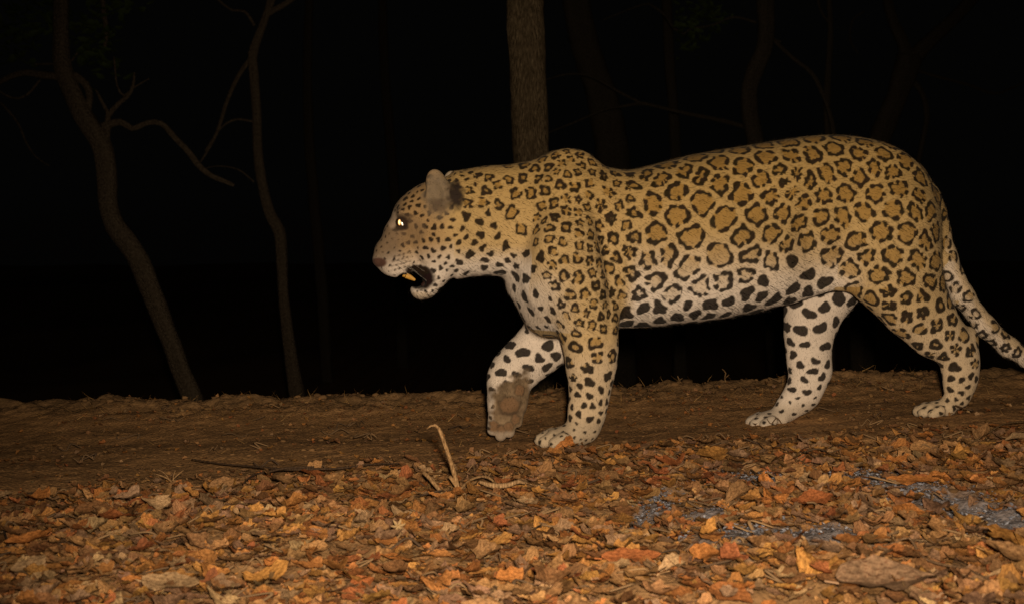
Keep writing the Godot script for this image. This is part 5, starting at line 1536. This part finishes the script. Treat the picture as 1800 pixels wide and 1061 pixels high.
func build_verge() -> void:
	rng.seed = 31
	var straw := vmat(0.7)
	straw.backlight_enabled = true
	straw.backlight = Color(0.2, 0.14, 0.05)
	var where: Array[Transform3D] = []
	var tints: Array[Color] = []
	for i in 9000:
		var z := rng.randf_range(-0.98, 1.45)
		var x := rng.randf_range(-1.3, 1.35)
		var ri := smoothstep(0.30, 0.05, absf(z + 0.60)) * (0.45 + 0.55 * smoothstep(-0.15, 0.25, n2.get_noise_2d(x * 5, z * 5)))
		var li := litter(x, z)
		if rng.randf() > 0.75 * ri + 0.10 + 0.12 * li:
			continue
		var s := rng.randf_range(0.012, 0.042) * (0.7 if ri < 0.2 else 1.0)
		var up := 0.15 + absf(rng.randfn()) * (0.35 if ri > 0.3 else 0.12)
		where.append(Transform3D(Basis.from_euler(Vector3(rng.randfn() * 0.5, rng.randf() * TAU, up)).scaled(Vector3(s, s, s * rng.randf_range(0.6, 1.6))), Vector3(x, height(x, z) + 0.001, z)))
		tints.append(Color(0.36, 0.21, 0.075) * rng.randf_range(0.35, 1.2))
	scatter("dry_grass", blade(), straw, where, tints, "short dry golden grass and straw along the far edge of the track")
	# broken leaf bits strewn over track and edge
	where = []
	tints = []
	for i in 9000:
		var z := rng.randf_range(-0.85, 0.95)
		var x := rng.randf_range(-1.2, 1.3)
		var li := litter(x, z)
		if rng.randf() > 0.10 + 0.35 * smoothstep(0.3, 0.05, absf(z + 0.55)) + li * 0.9:
			continue
		var s := rng.randf_range(0.006, 0.020)
		where.append(pose(Vector3(x, height(x, z) + s * 0.12, z), s, rng.randf() * TAU, rng.randfn() * 0.3, rng.randfn() * 0.3))
		tints.append(litter_tone() * 0.85)
	scatter("leaf_crumbs", shapes[5], bit_mat, where, tints, "crumbled bits of dry leaves strewn over the bare track")
	# bits of twig
	where = []
	tints = []
	for i in 900:
		var z := rng.randf_range(-0.7, 1.5)
		var x := rng.randf_range(-1.1, 1.2)
		if rng.randf() > 0.12 + 0.5 * litter(x, z):
			continue
		var s := rng.randf_range(0.02, 0.075)
		where.append(Transform3D(Basis.from_euler(Vector3(0, rng.randf() * TAU, rng.randfn() * 0.08)).scaled(Vector3(s, 0.03, 0.03)), Vector3(x, height(x, z) + rng.randf_range(0.003, 0.014), z)))
		tints.append(Color(0.22, 0.135, 0.065).lerp(Color(0.05, 0.032, 0.02), rng.randf()))
	scatter("twig_bits", tube([[-0.5, 0, 0, 0.035], [-0.15, 0.3, 0.4, 0.045], [0.2, -0.1, -0.2, 0.04], [0.5, 0.2, 0.1, 0.025]], 5, Vector3.ZERO, 0.1, 0.2), vmat(0.9), where, tints, "broken bits of twig among the dry leaves")
	# ash
	where = []
	tints = []
	var grey := vmat(0.9)
	for i in 14000:
		var x := rng.randf_range(0.2, 0.9)
		var z := rng.randf_range(0.15, 1.2)
		var a := ash_amount(x, z)
		if rng.randf() > a:
			continue
		var s := 0.002 + 0.007 * pow(rng.randf(), 2.5)
		where.append(Transform3D(Basis.from_euler(Vector3(rng.randfn() * 0.3, rng.randf() * TAU, rng.randfn() * 0.3)).scaled(Vector3.ONE * s), Vector3(x, height(x, z) + rng.randf_range(0.001, 0.009), z)))
		var w := pow(rng.randf(), 4.0)
		tints.append(Color(0.13, 0.135, 0.165).lerp(Color(0.40, 0.42, 0.49), w * 0.9))
	scatter("ash_flakes", flake(), grey, where, tints, "grey and white ash flakes in streaks among the leaves")

# ------------------------------------------------------------------
func _ready() -> void:
	# camera, sky, moon, flash, exposure
	var cam := Camera3D.new()
	cam.name = "camera"
	cam.position = Vector3(0, 0.5, 3.05)
	cam.rotation_degrees = Vector3(-3.93, 0, 0)
	cam.fov = 25.49
	cam.near = 0.05
	cam.far = 300.0
	var lens := CameraAttributesPhysical.new()
	lens.frustum_focal_length = 53.05
	lens.frustum_focus_distance = 3.0
	lens.exposure_aperture = 9.5
	lens.frustum_far = 300.0
	cam.attributes = lens
	add_child(cam)
	cam.current = true
	var env := Environment.new()
	env.background_mode = Environment.BG_SKY
	var sm := ProceduralSkyMaterial.new()
	sm.sky_top_color = Color(0.012, 0.012, 0.011)
	sm.sky_horizon_color = Color(0.012, 0.012, 0.011)
	sm.ground_bottom_color = Color(0.01, 0.009, 0.008)
	sm.ground_horizon_color = Color(0.011, 0.010, 0.009)
	var sky := Sky.new()
	sky.sky_material = sm
	env.sky = sky
	env.tonemap_mode = Environment.TONE_MAPPER_LINEAR
	env.tonemap_exposure = 1.0
	env.sdfgi_enabled = true
	env.ssao_enabled = true
	env.ssil_enabled = true
	var we := WorldEnvironment.new()
	we.name = "world_environment"
	we.environment = env
	add_child(we)
	var flash := SpotLight3D.new()
	flash.name = "trail_camera_flash"
	flash.position = Vector3(0.055, 0.575, 3.06)
	flash.rotation_degrees = Vector3(-7.5, -1.0, 0)
	flash.light_color = Color(1.0, 0.90, 0.77)
	flash.light_energy = 9.5
	flash.light_size = 0.035
	flash.spot_range = 80.0
	flash.spot_angle = 31.0
	flash.spot_angle_attenuation = 0.85
	flash.spot_attenuation = 2.0
	flash.shadow_enabled = true
	add_child(flash)

	n1.seed = 5
	n1.frequency = 1.0
	n1.fractal_octaves = 2
	n2.seed = 8
	n2.frequency = 1.0
	n2.fractal_octaves = 2
	rng.seed = 2024
	leaf_green = vmat(0.5)
	leaf_green.backlight_enabled = true
	leaf_green.backlight = Color(0.2, 0.3, 0.1)

	build_ground()
	build_trees()
	build_leopard()
	build_litter()
	build_leaves()
	build_sticks()
	build_verge()
